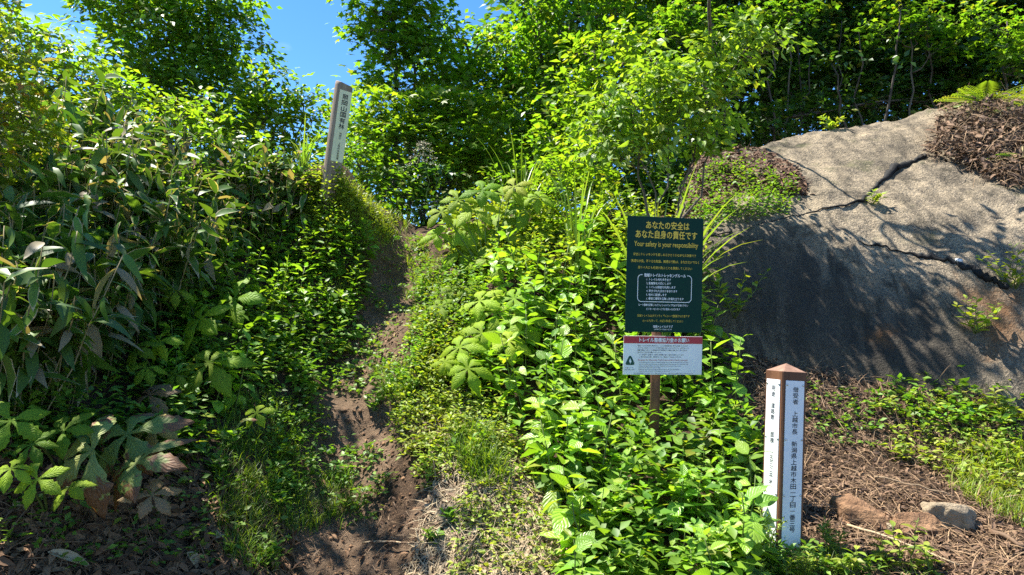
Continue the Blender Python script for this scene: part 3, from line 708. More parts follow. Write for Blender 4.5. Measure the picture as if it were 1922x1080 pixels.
    link("leaf_mark", mesh_np("leaf_mark", np.array(V), np.array(F), P_LET), em)
    # clamps and bolts that hold the boards
    for cc, hh in ((c, .24), (c, -.24), (c2, .05), (c2, -.06)):
        q = Matrix.Translation(Vector(cc - base) + Vector(ax) * hh + Vector((0.0, .035, 0)))
        link("clamp", box_mesh("clamp", .085, .07, .018, P_RUST, .003), root, q @ Matrix.Rotation(yaw, 4, 'Z'))
build_sign()

def build_marker_post():
    """squared timber post with two white plates"""
    d = 3.42; s = .146; th = R(15)
    pb = W(1481, 1052, d); zt = W(1483, 701, d - .08)[2]
    base = np.array([pb[0], pb[1] + s * .7, pb[2]]); base[2] = float(gz(base[0], base[1])) - .03
    hgt = zt - base[2]
    wood = solid_mat("stained_timber", (.10, .042, .020), (.20, .090, .045), 10, .65, .003, (1, 1, .12))
    wood_top = solid_mat("weathered_timber_end", (.17, .09, .06), (.30, .18, .125), 18, .8, .003)
    root = thing("marker_post", base, "square brown wooden post with white lettered plates on two faces, small plants round its foot", "post", rotz=0)
    root.rotation_euler = (R(-.3), R(1.2), th)
    bm = bmesh.new(); h = s / 2; c = .006
    ring = [(-h + c, -h), (h - c, -h), (h, -h + c), (h, h - c), (h - c, h), (-h + c, h), (-h, h - c), (-h, -h + c)]
    lo = [bm.verts.new((x, y, -.2)) for x, y in ring]; hi = [bm.verts.new((x, y, hgt)) for x, y in ring]
    for i in range(8): bm.faces.new((lo[i], lo[(i + 1) % 8], hi[(i + 1) % 8], hi[i]))
    me = bpy.data.meshes.new("shaft"); bm.to_mesh(me); bm.free(); me.materials.append(wood); link("shaft", me, root)
    bm = bmesh.new(); ov = 1.02
    lo = [bm.verts.new((x, y, hgt)) for x, y in ring]; ap = bm.verts.new((0, 0, hgt + .042))
    for i in range(8): bm.faces.new((lo[i], lo[(i + 1) % 8], ap))
    me = bpy.data.meshes.new("pyramid_top"); bm.to_mesh(me); bm.free(); me.materials.append(wood_top); link("pyramid_top", me, root)
    L = hgt - .06
    specs = [(Matrix.Identity(4), "借受者　上越市長　新潟県上越市木田一丁目一番三号", .033, .735, .02, "shaded white plate with black vertical lettering"),
             (Matrix.Rotation(R(-90), 4, 'Z'), "用途　道路敷　　面積　一五三二平米", .030, .51, .16, "sunlit white plate with grey vertical lettering")]
    grey = paint("print_grey", (.09, .095, .10), .6, .3)
    for i, (rot, s_, wd, hg, low, lb) in enumerate(specs):
        pl = .84
        zc = hgt - .045 - pl / 2
        p = link("plate", box_mesh("plate", s * .76, .003, pl, P_PLATE, .001), root, rot @ Matrix.Translation((0, -h - .0016, zc)))
        p["label"] = lb
        put_column(p, s_, .004, pl / 2 - .03 - hg / 2, -.0019, P_INK if i == 0 else grey, height=hg, width=wd, bold=.02)
        for sx in (-1, 1):
            for zz in (pl / 2 - .022, pl / 2 - .30, pl / 2 - .58, -pl / 2 + .02):
                V, F = tube([(0, 0, 0), (0, -.0015, 0), (0, -.0035, 0)], [.006, .006, .004], 10)
                link("screw", mesh_np("screw", V, F, P_STEEL, smooth=True), p, Matrix.Translation((sx * s * .33, -.0016, zz)))
build_marker_post()

def build_log_post():
    """round weathered log post leaning on the bank, with a flat cut face and a pale plate"""
    d = 6.7
    a = W(620, 338, d); b = W(644, 158, d)
    base = a.copy(); base[2] = float(gz(a[0], a[1])); base[2] = min(base[2], a[2])
    ax = Vector(b - a).normalized(); hgt = (Vector(b) - Vector(base)).length; r = .088; yaw = R(40)
    wood = solid_mat("grey_weathered_log", (.14, .098, .070), (.36, .28, .21), 9, .85, .006, (2.5, 2.5, .18))
    root = thing("log_post", base, "leaning grey weathered log post with a pale lettered plate on its cut face", "post")
    x = Vector((math.cos(yaw), math.sin(yaw), 0)); y = ax.cross(x).normalized(); x = y.cross(ax).normalized()
    root.matrix_basis = Matrix.Translation(base) @ Matrix((x, y, ax)).transposed().to_4x4()
    n = 36; rings = []
    for (z, f, tilt) in ((-.3, 1.04, 0), (0, 1.03, 0), (hgt * .3, 1.0, 0), (hgt * .7, .99, 0), (hgt - .03, .98, 0), (hgt - .008, .95, 1), (hgt, .86, 1)):
        ring = []
        for i in range(n):
            t = 2 * math.pi * i / n; rr = r * f * (1 + .012 * math.sin(5 * t + z * 3)); px, py = rr * math.cos(t), rr * math.sin(t)
            py = max(py, -r * .62) if z > .12 else py
            ring.append((px, py, z + (py * .22 - px * .15 if tilt else 0)))
        rings.append(ring)
    V = np.array(rings).reshape(-1, 3); F = []
    for k in range(len(rings) - 1):
        for i in range(n):
            p = k * n + i; q = k * n + (i + 1) % n; F += [(p, q, q + n), (p, q + n, p + n)]
    V = np.vstack([V, [(0, 0, hgt + .002)]]); top = len(V) - 1
    F += [((len(rings) - 1) * n + i, (len(rings) - 1) * n + (i + 1) % n, top) for i in range(n)]
    link("shaft", mesh_np("shaft", V, np.array(F), wood, smooth=True), root)
    k = d / FPX; ph = 133 * k
    pc = W(643, 238, d - .05); zc = (Vector(pc) - Vector(base)).dot(ax)
    p = link("plate", box_mesh("plate", .128, .004, ph, P_PALE, .001), root, Matrix.Translation((.004, -r * .62 - .003, zc)))
    put_column(p, "照岡山国有林", 0, ph / 2 - .035 - .17, -.0025, P_INK, height=.345, width=.058, bold=.03)
    put_column(p, "林野庁　上越森林管理署", 0, -ph / 2 + .155, -.0025, P_INK, height=.27, width=.024, bold=.01, res=1)
build_log_post()
#VEG#
# ------------------------------------------------------------------ trees and shrubs
UP = np.array([0, 0, 1.0])
def unit(v): return v / (np.linalg.norm(v, axis=-1, keepdims=True) + 1e-9)
def twig_leaves(C, r, outc, n_leaf, size, rg, droop=.25, flat=.8, rag=.35):
    """leaf positions and frames round twig centres C; outc = crown centre of each twig"""
    out = unit(C - outc); nrm = unit(out * .55 + UP * flat + rg.normal(0, .22, C.shape))
    ci = np.repeat(np.arange(len(C)), n_leaf); n = len(ci)
    a = rg.uniform(0, 2 * math.pi, n); q = r * np.sqrt(rg.random(n)) * rg.uniform(.5, 1.3, len(C))[ci]
    e1 = unit(np.cross(nrm, np.array([.3, .9, .1]))); e2 = np.cross(nrm, e1)
    rad = np.cos(a)[:, None] * e1[ci] + np.sin(a)[:, None] * e2[ci]
    P = C[ci] + rad * q[:, None] * np.array([1, 1, .8]) + rg.normal(0, r * .22, (n, 3))
    f = unit(rad + out[ci] * .35 + rg.normal(0, .3, (n, 3)) - UP * droop * rg.uniform(0, 1.6, n)[:, None])
    u = unit(nrm[ci] + rg.normal(0, rag, (n, 3)))
    return P, frames(f, u), size * rg.uniform(.6, 1.25, n)
def crown_points(lobes, lai, size, twig_r, per, rg, fill=.45):
    C = []; O = []
    for (c, r, sq) in lobes:
        n = max(3, int(lai * math.pi * r * r / (.42 * size * size) / per))
        d = unit(rg.normal(0, 1, (n, 3))); q = r * (fill + (1 - fill) * rg.random(n) ** .6) * (1 + .35 * (rg.random(n) - .4))
        C.append(c + d * q[:, None] * np.array([1, 1, sq])); O.append(np.repeat(c[None] - UP * r * .5, n, 0))
    return np.vstack(C), np.vstack(O)
def tree(name, label, cat, base, stems, lobes, mat, tpl=LEAF4, size=.09, lai=3.5, twig_r=.2, per=14, seed=0, group=None, sq=.85, droop=.25, flat=.8, rag=.35, parts=0, stem_r=.03, fill=.45, bark='bark', part_mesh=None):
    """base: foot of the plant; stems: list of points the stems climb to; lobes: (px, py, d, radius) masses of foliage"""
    rg = np.random.default_rng(seed)
    base = np.asarray(base, float)
    lb = [(W(*l[:3]) if len(l) == 4 else np.array(l[:3], float), l[-1], sq) for l in lobes]
    root = thing(name, base, label, cat, group)
    limb_ends = []
    cs = np.array([c for c, _, _ in lb])
    for i, st in enumerate(stems):
        p0 = base + np.array([rg.normal(0, .06), rg.normal(0, .06), -.1]) * (i > 0) + np.array([0, 0, -.08])
        pts = bend(p0, np.asarray(st), 0, 10, .035, seed + i); rr = np.linspace(1, .35, 10) * stem_r * (1 if i == 0 else .75)
        V, F = tube(pts - base, rr, 7)
        link("trunk", mesh_np("trunk", V, F, M[bark], smooth=True), root); limb_ends.append(pts)
    allp = np.vstack(limb_ends)
    tw = []
    for k, (c, r, _) in enumerate(lb):
        j = np.argmin(np.linalg.norm(allp - c, axis=1) + .7 * np.maximum(0, allp[:, 2] - c[2] + .2))
        pts = bend(allp[j], c, .10 * r, 7, .03, seed + 50 + k)
        V, F = tube(pts - base, np.linspace(stem_r * .5, stem_r * .16, 7), 5)
        link("limb", mesh_np("limb", V, F, M[bark], smooth=True), root)
        for _ in range(int(6 + 6 * r)):
            a = pts[rg.integers(2, 7)]; e = c + unit(rg.normal(0, 1, 3)) * r * rg.uniform(.5, .95)
            tw.append(tube(bend(a, e, 0, 4, .03, int(rg.integers(1e6))) - base, np.linspace(stem_r * .16, .003, 4), 3, False))
    V, F = join_np(tw); link("twigs", mesh_np("twigs", V, F, M[bark]), root, kind="stuff")
    C, O = crown_points(lb, lai, size, twig_r, per, rg, fill)
    P, Rm, sc = twig_leaves(C, twig_r, O, per, size, rg, droop, flat, rag)
    if parts:
        px, py, dd = project(P); vis = (px > 0) & (px < 1922) & (py > 0)
        dist = np.where(vis, dd, 99) + rg.uniform(0, .25, len(P)); idx = np.argsort(dist)[:parts]
        keep = np.ones(len(P), bool); keep[idx] = False
        for i in idx:
            m = Matrix([list(Rm[i][a] * sc[i]) + [P[i][a] - base[a]] for a in range(3)] + [[0, 0, 0, 1]])
            link("leaf", part_mesh[i % len(part_mesh)], root, m)
        P, Rm, sc = P[keep], Rm[keep], sc[keep]
    link("crown", spread_mesh("crown", tpl, P, Rm, sc, mat, None, base), root, kind="stuff")
    return root
def foot(x, y): return np.array([x, y, float(sz(x, y))])
def foot_px(px, d, dy=0):
    p = W(px, 400, d); return foot(p[0], p[1])

OV = {k: [t.mesh("leaf", M[k]) for t in (OBLONG if k == 'shrub' else OVATE)] for k in ('hydrangea', 'shrub', 'herb')}

tree("tinted_maple", "young maple with yellow and orange tinted leaves hanging into the picture over the bamboo grass", "tree", foot(-4.3, 4.2), [W(-130, 60, 4.3)],
     [(-40, 110, 4.2, .28), (15, 160, 4.25, .22), (0, 250, 4.2, .26), (40, 215, 4.3, .17), (-60, 320, 4.2, .3), (30, 110, 4.4, .2), (-90, 30, 4.4, .4)], M['maple_red'], MAPLE, .065, 1.8, .13, 10, 1, sq=.6, droop=.4)
tree("leafy_bush", "bright green leafy bush against the sky at the top of the bamboo bank", "bush", foot_px(60, 7.2), [W(60, 130, 7.2), W(120, 110, 7.2)],
     [(30, 90, 7.2, .40), (110, 95, 7.3, .34), (-40, 70, 7.2, .5), (70, 160, 7.1, .40), (170, 150, 7.2, .42), (0, 190, 7, .45), (190, 215, 7.1, .4)], M['tree_yellow'], LEAF4, .095, 3, .17, 12, 2)
tree("leafy_bush", "loose sunlit bush standing up out of the bamboo grass", "bush", foot_px(270, 6.9), [W(250, 190, 6.9), W(340, 220, 6.9), W(160, 220, 6.7)],
     [(250, 185, 6.9, .30), (330, 225, 6.9, .32), (420, 255, 7.0, .32), (150, 225, 6.6, .28), (200, 150, 7.0, .24), (380, 200, 7.1, .26)], M['tree_yellow'], LEAF4, .09, 2.0, .15, 10, 92, stem_r=.014)
tree("slender_tree", "slender many-stemmed tree with dark backlit leaves above the bamboo bank", "tree", foot_px(380, 9.4), [W(300, -60, 9.3), W(400, -40, 9.4), W(440, 60, 9.5), W(250, 40, 9.2)],
     [(235, 20, 9.2, 0.61), (300, 75, 9.2, 0.67), (385, 35, 9.4, 0.67), (440, 90, 9.5, 0.55), (330, -40, 9.3, 0.61), (200, -30, 9.2, 0.49), (450, -20, 9.5, 0.34), (270, 150, 9.1, 0.61), (370, 160, 9.3, 0.67), (430, 200, 9.4, 0.61), (320, 230, 9.1, 0.55)],
     M['tree'], LEAF4, .11, 5.2, .2, 16, 3, stem_r=.028, droop=.3)
tree("leafy_bush", "yellow-green leafy bush growing up against the leaning log post", "bush", foot_px(520, 9.0), [W(500, 170, 8.9), W(570, 200, 9.0), W(540, 230, 8.9)],
     [(490, 165, 8.9, 0.40), (545, 185, 9.0, 0.37), (590, 225, 9.1, 0.31), (520, 240, 8.9, 0.46), (470, 230, 8.8, 0.42), (580, 285, 8.8, 0.39), (490, 305, 8.6, 0.46), (560, 330, 8.5, 0.33), (600, 180, 9.2, 0.15), (420, 270, 8.6, 0.44)], M['tree_yellow'], LEAF4, .10, 3.2, .18, 12, 4)
tree("maple_tree", "tall maple with layered dark green leaves standing against the blue sky", "tree", foot_px(770, 10.4), [W(740, 60, 10.2), W(780, -60, 10.3)],
     [(715, 20, 10.2, .50), (700, -80, 10.2, .7), (775, 15, 10.2, .45), (730, 95, 10.1, .50), (795, 85, 10.2, .42), (760, -120, 10.4, .9), (700, 165, 10, .24), (690, 60, 10.1, .3), (815, 140, 10.2, .4), (745, 160, 10, .4)],
     M['tree'], MAPLE_S, .14, 4.2, .28, 14, 5, stem_r=.05, sq=.62, flat=1.3)
tree("maple_tree", "low maple with yellow-green leaf layers behind the crest of the path", "tree", foot_px(800, 9.3), [W(790, 200, 9.2), W(720, 220, 9.1), W(870, 200, 9.3)],
     [(700, 195, 9.1, .30), (760, 200, 9.1, .36), (830, 195, 9.2, .4), (890, 205, 9.3, .4), (690, 245, 9, .3), (750, 255, 9.0, .38), (820, 250, 9.1, .42), (890, 270, 9.2, .5), (700, 300, 8.9, .3), (860, 320, 9.1, .5), (930, 310, 9.1, .45)],
     M['tree_yellow'], MAPLE_S, .12, 4.4, .22, 14, 6, sq=.6, flat=1.2, stem_r=.03)
tree("leafy_tree", "rounded leafy tree with small yellow-green leaves between two gaps of sky", "tree", foot_px(900, 11.4), [W(880, 100, 11.3), W(950, 130, 11.2)],
     [(850, 62, 11.2, .36), (845, 110, 11.1, .55), (920, 130, 11.2, .6), (960, 95, 11.3, .45), (880, 190, 11, .7), (970, 200, 11.1, .7), (930, 70, 11.3, .3), (1000, 150, 11.2, .5), (930, 280, 10.8, .8), (1010, 290, 10.8, .7)], M['tree'], LEAF4, .135, 4.6, .26, 15, 7, stem_r=.05)
tree("leafy_tree", "tall leafy tree with dark branches behind the bright shrub", "tree", foot_px(1040, 10.6), [W(1010, -60, 10.4), W(1070, 40, 10.4)],
     [(995, 25, 10.3, .42), (1050, 60, 10.2, .5), (1010, 100, 10.2, .5), (1085, 140, 10.0, .6), (1040, 210, 9.9, .7), (1130, 100, 10.2, .5), (1040, -110, 10.4, .6), (1070, -40, 10.4, .35), (1100, 260, 9.6, .6), (1160, 30, 10.3, .5)], M['tree'], LEAF4, .135, 4.6, .24, 14, 8, stem_r=.05)
tree("leafy_bush", "loose bush with light green leaves spreading behind the bright shrub", "bush", foot_px(1120, 8.6), [W(1120, 120, 8.4), W(1180, 90, 8.5)],
     [(1110, 100, 8.4, .30), (1160, 80, 8.5, .32), (1080, 170, 8.3, .34), (1210, 110, 8.5, .36), (1130, 180, 8.3, .4), (1060, 250, 8.2, .36), (1110, 290, 8.1, .4)], M['tree_yellow'], LEAF4, .125, 3.6, .2, 12, 9)
tree("bright_shrub", "many-stemmed shrub with bright curling leaves growing behind the green notice", "shrub", foot(*W(1245, 345, 6.15)[:2]), [W(1190, 200, 6.05), W(1265, 170, 6.10), W(1330, 170, 6.15), W(1300, 230, 5.95), W(1220, 260, 5.95), W(1390, 110, 6.20)],
     [(1120, 245, 5.95, 0.243), (1175, 195, 6.00, 0.279), (1240, 165, 6.05, 0.279), (1300, 150, 6.10, 0.261), (1350, 125, 6.15, 0.234), (1465, 76, 6.05, .13), (1400, 62, 6.1, .17), (1330, 88, 6.1, .2), (1400, 105, 6.20, 0.153), (1440, 88, 6.25, 0.108), (1330, 205, 6.05, 0.252), (1265, 235, 5.95, 0.270), (1195, 270, 5.90, 0.216), (1150, 290, 5.85, 0.162), (1310, 255, 5.95, 0.180), (1375, 165, 6.10, 0.162), (1225, 110, 6.05, 0.162), (1140, 200, 5.95, 0.180)],
     M['shrub'], LEAF4, .098, 4.4, .13, 9, 10, droop=.5, flat=.9, rag=.5, stem_r=.017, parts=190, part_mesh=OV['shrub'])
tree("added_shade_tree", "added tree leaning over the bright shrub, its unseen crown shading the lower rock", "tree", foot(2.6, 9.6), [np.array([1.9, 6.6, 5.7])],
     [(1.3, 6.05, 5.6, 0, .42), (2.0, 6.0, 5.7, 0, .42), (2.7, 6.1, 5.7, 0, .40), (3.2, 6.0, 5.8, 0, .3)], M['tree'], LEAF4, .12, 1.9, .22, 12, 93, stem_r=.04)  # added tree, crown out of view, set to shade the lower rock
# dark wood behind the rock
wood = [("tall forest tree with dense dark crown behind the rock slope", 1260, 11.5, [(1240, 0, 11.2, .9), (1330, 30, 11.3, .8), (1200, -120, 11.3, 1.3), (1330, -120, 11.4, 1.3), (1280, 110, 11, .8), (1250, 200, 10.6, .8)], 'tree'),
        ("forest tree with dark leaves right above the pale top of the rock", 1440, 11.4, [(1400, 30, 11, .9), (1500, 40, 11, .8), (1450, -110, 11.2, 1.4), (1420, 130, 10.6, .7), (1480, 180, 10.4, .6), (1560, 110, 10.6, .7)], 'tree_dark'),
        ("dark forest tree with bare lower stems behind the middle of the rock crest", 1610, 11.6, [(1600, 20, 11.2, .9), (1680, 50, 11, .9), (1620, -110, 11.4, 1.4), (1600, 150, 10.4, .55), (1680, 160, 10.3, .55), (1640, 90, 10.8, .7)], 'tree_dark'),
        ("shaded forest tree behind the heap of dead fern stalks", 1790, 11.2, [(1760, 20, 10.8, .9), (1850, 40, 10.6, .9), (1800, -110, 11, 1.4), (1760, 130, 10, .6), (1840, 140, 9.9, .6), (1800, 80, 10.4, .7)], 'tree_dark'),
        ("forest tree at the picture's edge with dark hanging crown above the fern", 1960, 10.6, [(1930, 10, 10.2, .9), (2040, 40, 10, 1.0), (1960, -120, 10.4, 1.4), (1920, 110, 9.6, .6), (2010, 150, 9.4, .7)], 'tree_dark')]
for i, (lb, px, d, lo, mt) in enumerate(wood):
    tree("forest_tree", lb, "tree", foot_px(px, d), [W(px - 10, -20, d), W(px + 40, -80, d)], lo + [(px - 60, -300, d + .3, 1.3), (px + 70, -330, d + .5, 1.4)], M[mt], LEAF4, .14, 4.2, .3, 14, 20 + i, group="trees of the dark wood", stem_r=.055, fill=.3)
# far, darker wall of the wood
for i, px in enumerate((1040, 1180, 1330, 1480, 1640, 1800, 1960, 2120)):
    d = 13.2 + .5 * (i % 3)
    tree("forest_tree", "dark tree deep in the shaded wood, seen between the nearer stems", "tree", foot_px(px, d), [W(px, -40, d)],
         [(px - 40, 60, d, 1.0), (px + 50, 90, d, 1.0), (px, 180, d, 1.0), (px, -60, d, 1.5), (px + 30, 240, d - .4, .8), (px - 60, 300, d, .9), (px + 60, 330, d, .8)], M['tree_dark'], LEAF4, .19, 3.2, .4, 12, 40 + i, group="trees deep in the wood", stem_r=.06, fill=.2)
for i, (px, d, lo, lb) in enumerate([(1470, 9.6, [(1440, 25, 9.5, .34), (1500, 20, 9.5, .3), (1400, 45, 9.5, .28)], "slim maple holding light green sprays over the pale rock crest"),
                                    (1330, 9.8, [(1290, 30, 9.6, .36), (1340, 55, 9.6, .36), (1370, 90, 9.5, .3), (1250, 60, 9.6, .3)], "slim maple with sunlit sprays above the bright shrub"),
                                    (1700, 9.4, [(1690, 20, 9.3, .36), (1740, 45, 9.2, .3), (1650, 60, 9.3, .25), (1765, 95, 9.2, .2)], "slim maple with sunlit sprays over the middle of the rock crest"),
                                    (1880, 9.0, [(1880, 60, 8.9, .36), (1930, 100, 8.8, .34), (1840, 30, 9, .3), (1900, 130, 8.8, .25)], "slim maple with sunlit sprays above the fern")]):
    tree("slim_maple", lb, "tree", foot_px(px, d), [W(px + 10, 40, d)], lo, M['tree'], MAPLE_S, .10, 2.4, .2, 12, 60 + i, sq=.5, flat=1.4, stem_r=.02)
# thin bare stems at the edge of the wood
rgs = np.random.default_rng(77)
for i, (px, py, tx, ty, d) in enumerate([(1650, 215, 1690, 20, 9.0), (1625, 215, 1612, 60, 9.3), (1570, 215, 1580, 40, 9.6), (1605, 225, 1560, 120, 9.0), (1455, 190, 1450, 90, 9.2), (1530, 200, 1490, 60, 9.8), (1760, 195, 1745, 40, 9.5), (1480, 215, 1520, 110, 9.4)]):
    a = W(px, py, d); b = foot(a[0], a[1]); e = W(tx, ty, d)
    V, F = tube(bend(b - [0, 0, .1], e, 0, 10, .03, 300 + i) - b, np.linspace(.018, .007, 10) * rgs.uniform(.7, 1.3), 6)
    root = thing("sapling", b, "thin bare grey stem at the edge of the wood above the rock", "sapling", "thin saplings at the edge of the wood")
    link("trunk", mesh_np("trunk", V, F, M['bark_dark'], smooth=True), root)
    C = np.vstack([e + rgs.normal(0, .22, (7, 3)), b + (e - b) * .7 + rgs.normal(0, .2, (4, 3))])
    P, Rm, sc = twig_leaves(C, .12, np.repeat(e[None] - UP * .4, len(C), 0), 7, .09, rgs)
    link("crown", spread_mesh("crown", LEAF4, P, Rm, sc, M['tree_dark'], None, b), root, kind="stuff")
# bushes just behind the crest of the path
for i, (lo, lb, mt) in enumerate([([(690, 330, 8.4, .34), (740, 345, 8.4, .34), (660, 300, 8.3, .28), (720, 390, 8.0, .25)], "dark leafy bush beside the foot of the leaning log post", 'tree'),
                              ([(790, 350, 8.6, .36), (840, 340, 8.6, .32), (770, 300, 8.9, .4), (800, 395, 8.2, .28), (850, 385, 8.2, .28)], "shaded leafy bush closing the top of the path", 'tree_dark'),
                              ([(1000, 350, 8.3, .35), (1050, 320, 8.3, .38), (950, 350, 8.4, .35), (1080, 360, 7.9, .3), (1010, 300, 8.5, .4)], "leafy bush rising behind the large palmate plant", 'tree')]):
    c = W(*lo[0][:3]); tree("leafy_bush", lb, "bush", foot(c[0], c[1]), [W(*lo[0][:3]), W(*lo[1][:3])], lo, M[mt], LEAF4, .095, 3, .16, 12, 80 + i)
for i, (lo, lb, mt) in enumerate([([(1040, 330, 7.1, .26), (1090, 300, 7.2, .28), (1010, 380, 7.0, .24), (1080, 380, 6.9, .28), (1130, 350, 7.0, .24)], "light green bush between the largest palmate plant and the bright shrub", 'tree_yellow'),
                              ([(1120, 430, 6.6, .24), (1060, 440, 6.6, .24), (1160, 400, 6.7, .22), (1000, 450, 6.8, .2), (1190, 440, 6.5, .2)], "low sunlit bush on the mound right behind the green notice", 'tree_yellow')]):
    c = W(*lo[0][:3]); tree("leafy_bush", lb, "bush", foot(c[0], c[1]), [W(*lo[0][:3]), W(*lo[1][:3])], lo, M[mt], LEAF4, .085, 3.2, .13, 10, 180 + i, stem_r=.012)
for i, (px, d) in enumerate([(640, 14), (760, 14.5), (880, 14), (1000, 14.5)]):
    tree("far_tree", "pale distant tree filling the gap behind the maples", "tree", foot_px(px, d), [W(px, 250, d)], [(px - 30, 330, d, .9), (px + 50, 300, d, .9), (px, 400, d, 1.0), (px + 20, 230 + 20 * (i % 2), d, .7)], M['tree'], LEAF4, .18, 3, .35, 12, 190 + i, group="distant trees behind the path crest", stem_r=.05, fill=.2)
tree("leafy_bush", "dark low bushes closing the wood's edge between the bright shrub and the rock crest", "bush", foot_px(1330, 9.2), [W(1260, 320, 8.9), W(1380, 260, 9.1), W(1480, 220, 9.4)],
     [(1180, 340, 8.6, .40), (1260, 320, 8.7, .42), (1320, 290, 8.9, .38), (1390, 260, 9.1, .36), (1450, 235, 9.3, .34), (1520, 220, 9.6, .34), (1590, 205, 9.7, .34), (1660, 195, 9.8, .34), (1730, 185, 9.8, .34), (1200, 420, 7.6, .35), (1270, 400, 7.6, .35), (1150, 390, 7.8, .35), (1240, 360, 8.0, .4), (1310, 370, 7.9, .3), (1810, 180, 9.6, .34)], M['tree_dark'], LEAF4, .12, 6.0, .18, 12, 88)
# tall trees of the bank, mostly out of the frame, that shade the bank and the path
tree("bank_tree", "big tree on the bank whose crown shades the bamboo grass", "tree", foot(-6.3, 5.6), [np.array([-4.9, 5.4, 5.4])],
     [(-3.48, 5.38, 5.6, 0, .60), (-3.88, 4.88, 5.5, 0, .5), (-3.28, 4.58, 5.5, 0, .55), (-3.88, 3.98, 5.2, 0, .55), (-3.23, 3.88, 5.1, 0, .5)], M['tree'], LEAF4, .16, 1.2, .3, 14, 90, stem_r=.09)
# ------------------------------------------------------------------ bamboo grass on the bank
SASA_M = [t.mesh("leaf", M['sasa']) for t in SASA]
def sasa_spec(rg, h):
    """leaf frames of one culm: (kind, pos, R, scale)"""
    lean = rg.normal(0, .13, 2) + np.array([.10, -.08]); top = np.array([lean[0] * h, lean[1] * h, h])
    cul = bend((0, 0, -.05), top, 0, 6, .008, int(rg.integers(1e6)))
    out = []; n = int(rg.integers(6, 10)); a0 = rg.uniform(0, 6.28)
    for k in range(n):
        t = .55 + .45 * (k + 1) / n; p = cul[0] + (top - cul[0]) * t
        a = a0 + k * 2.4 + rg.normal(0, .3); e = R(rg.uniform(-65, 55))
        f = np.array([math.cos(a) * math.cos(e), math.sin(a) * math.cos(e), math.sin(e)])
        Rm = frames(f[None], (UP + rg.normal(0, .35, 3))[None])[0]
        out.append((int(rg.choice([0, 0, 1, 1, 2, 3])), p, Rm, rg.uniform(.15, .27)))
    return cul, out
def m4(Rm, s, p): return Matrix([list(Rm[a] * s) + [float(p[a])] for a in range(3)] + [[0, 0, 0, 1]])
rs = np.random.default_rng(5)
zone_sasa = [(-30, 330), (90, 300), (330, 330), (520, 370), (560, 430), (430, 470), (330, 560), (250, 660), (130, 760), (-30, 830)]
pts = scatter(zone_sasa, 122, seed=1)
pts = np.vstack([pts, hit(np.array([40, 20, 60, 110, 150, 30, 190, 240]), np.array([760, 820, 830, 740, 700, 690, 660, 640]))[0]])
front = [(40, 625, .9)]
protos = []
for k in range(10):
    cul, lv = sasa_spec(rs, 1.0); V, F = tube(cul, np.linspace(.0045, .003, 6), 5)
    protos.append((mesh_np("culm", V, F, M['stem_tan'], smooth=True), lv))
for i, p in enumerate(pts):
    cm, lv = protos[i % 10]; h = rs.uniform(.45, .95) * (.62 if project(p[None])[0][0] > 340 else 1)
    d = np.linalg.norm(p - CAM)
    px, py, _ = project(p[None]); low = py[0] > 560
    lab = "bamboo grass culm low on the bank, pale-edged leaves drooping towards the ground" if low else "bamboo grass culm with dark pale-edged leaves, up on the shaded bank"
    gr = "bamboo grass low on the bank" if low else "bamboo grass up on the bank"
    if not low and px[0] < 150: lab, gr = "bamboo grass culm under the tinted maple, dark leaves with pale edges", "bamboo grass under the tinted maple"
    elif not low and px[0] > 340: lab, gr = "short bamboo grass culm on the bank towards the leaning log post", "short bamboo grass towards the log post"
    root = thing("dwarf_bamboo", p, lab, "bamboo grass", gr, rs.uniform(-1.2, 1.2))
    link("culm", cm, root, Matrix.Diagonal((1, 1, h, 1)))
    for (kd, q, Rm, s) in lv: link("leaf", SASA_M[kd], root, m4(Rm, s * rs.uniform(.85, 1.15), q * np.array([1, 1, h])))
# the thicket behind them
pts = scatter([(-40, 200), (200, 200), (420, 300), (560, 350), (570, 450), (420, 520), (300, 640), (130, 780), (-40, 860)], 520, seed=2)
P = []; Q = []; Sc = []; tb = []
for p in pts:
    h = rs.uniform(.35, .8) * (.6 if project(p[None])[0][0] > 340 else 1); cul, lv = sasa_spec(rs, h); tb.append(tube(cul + p, .0035, 3, False))
    for (kd, q, Rm, s) in lv: P.append(q + p); Q.append(Rm); Sc.append(s)
o = link("bamboo_grass_thicket", spread_mesh("bamboo_grass_thicket", SASA_LOW, np.array(P), np.array(Q), np.array(Sc), M['sasa']), kind="stuff"); tag(o, "dense thicket of bamboo grass leaves covering the shaded bank", "bamboo grass")
V, F = join_np(tb); o = link("bamboo_grass_stalks", mesh_np("bamboo_grass_stalks", V, F, M['stem_tan']), kind="stuff"); tag(o, "tan stalks standing in the bamboo grass thicket", "stalks")

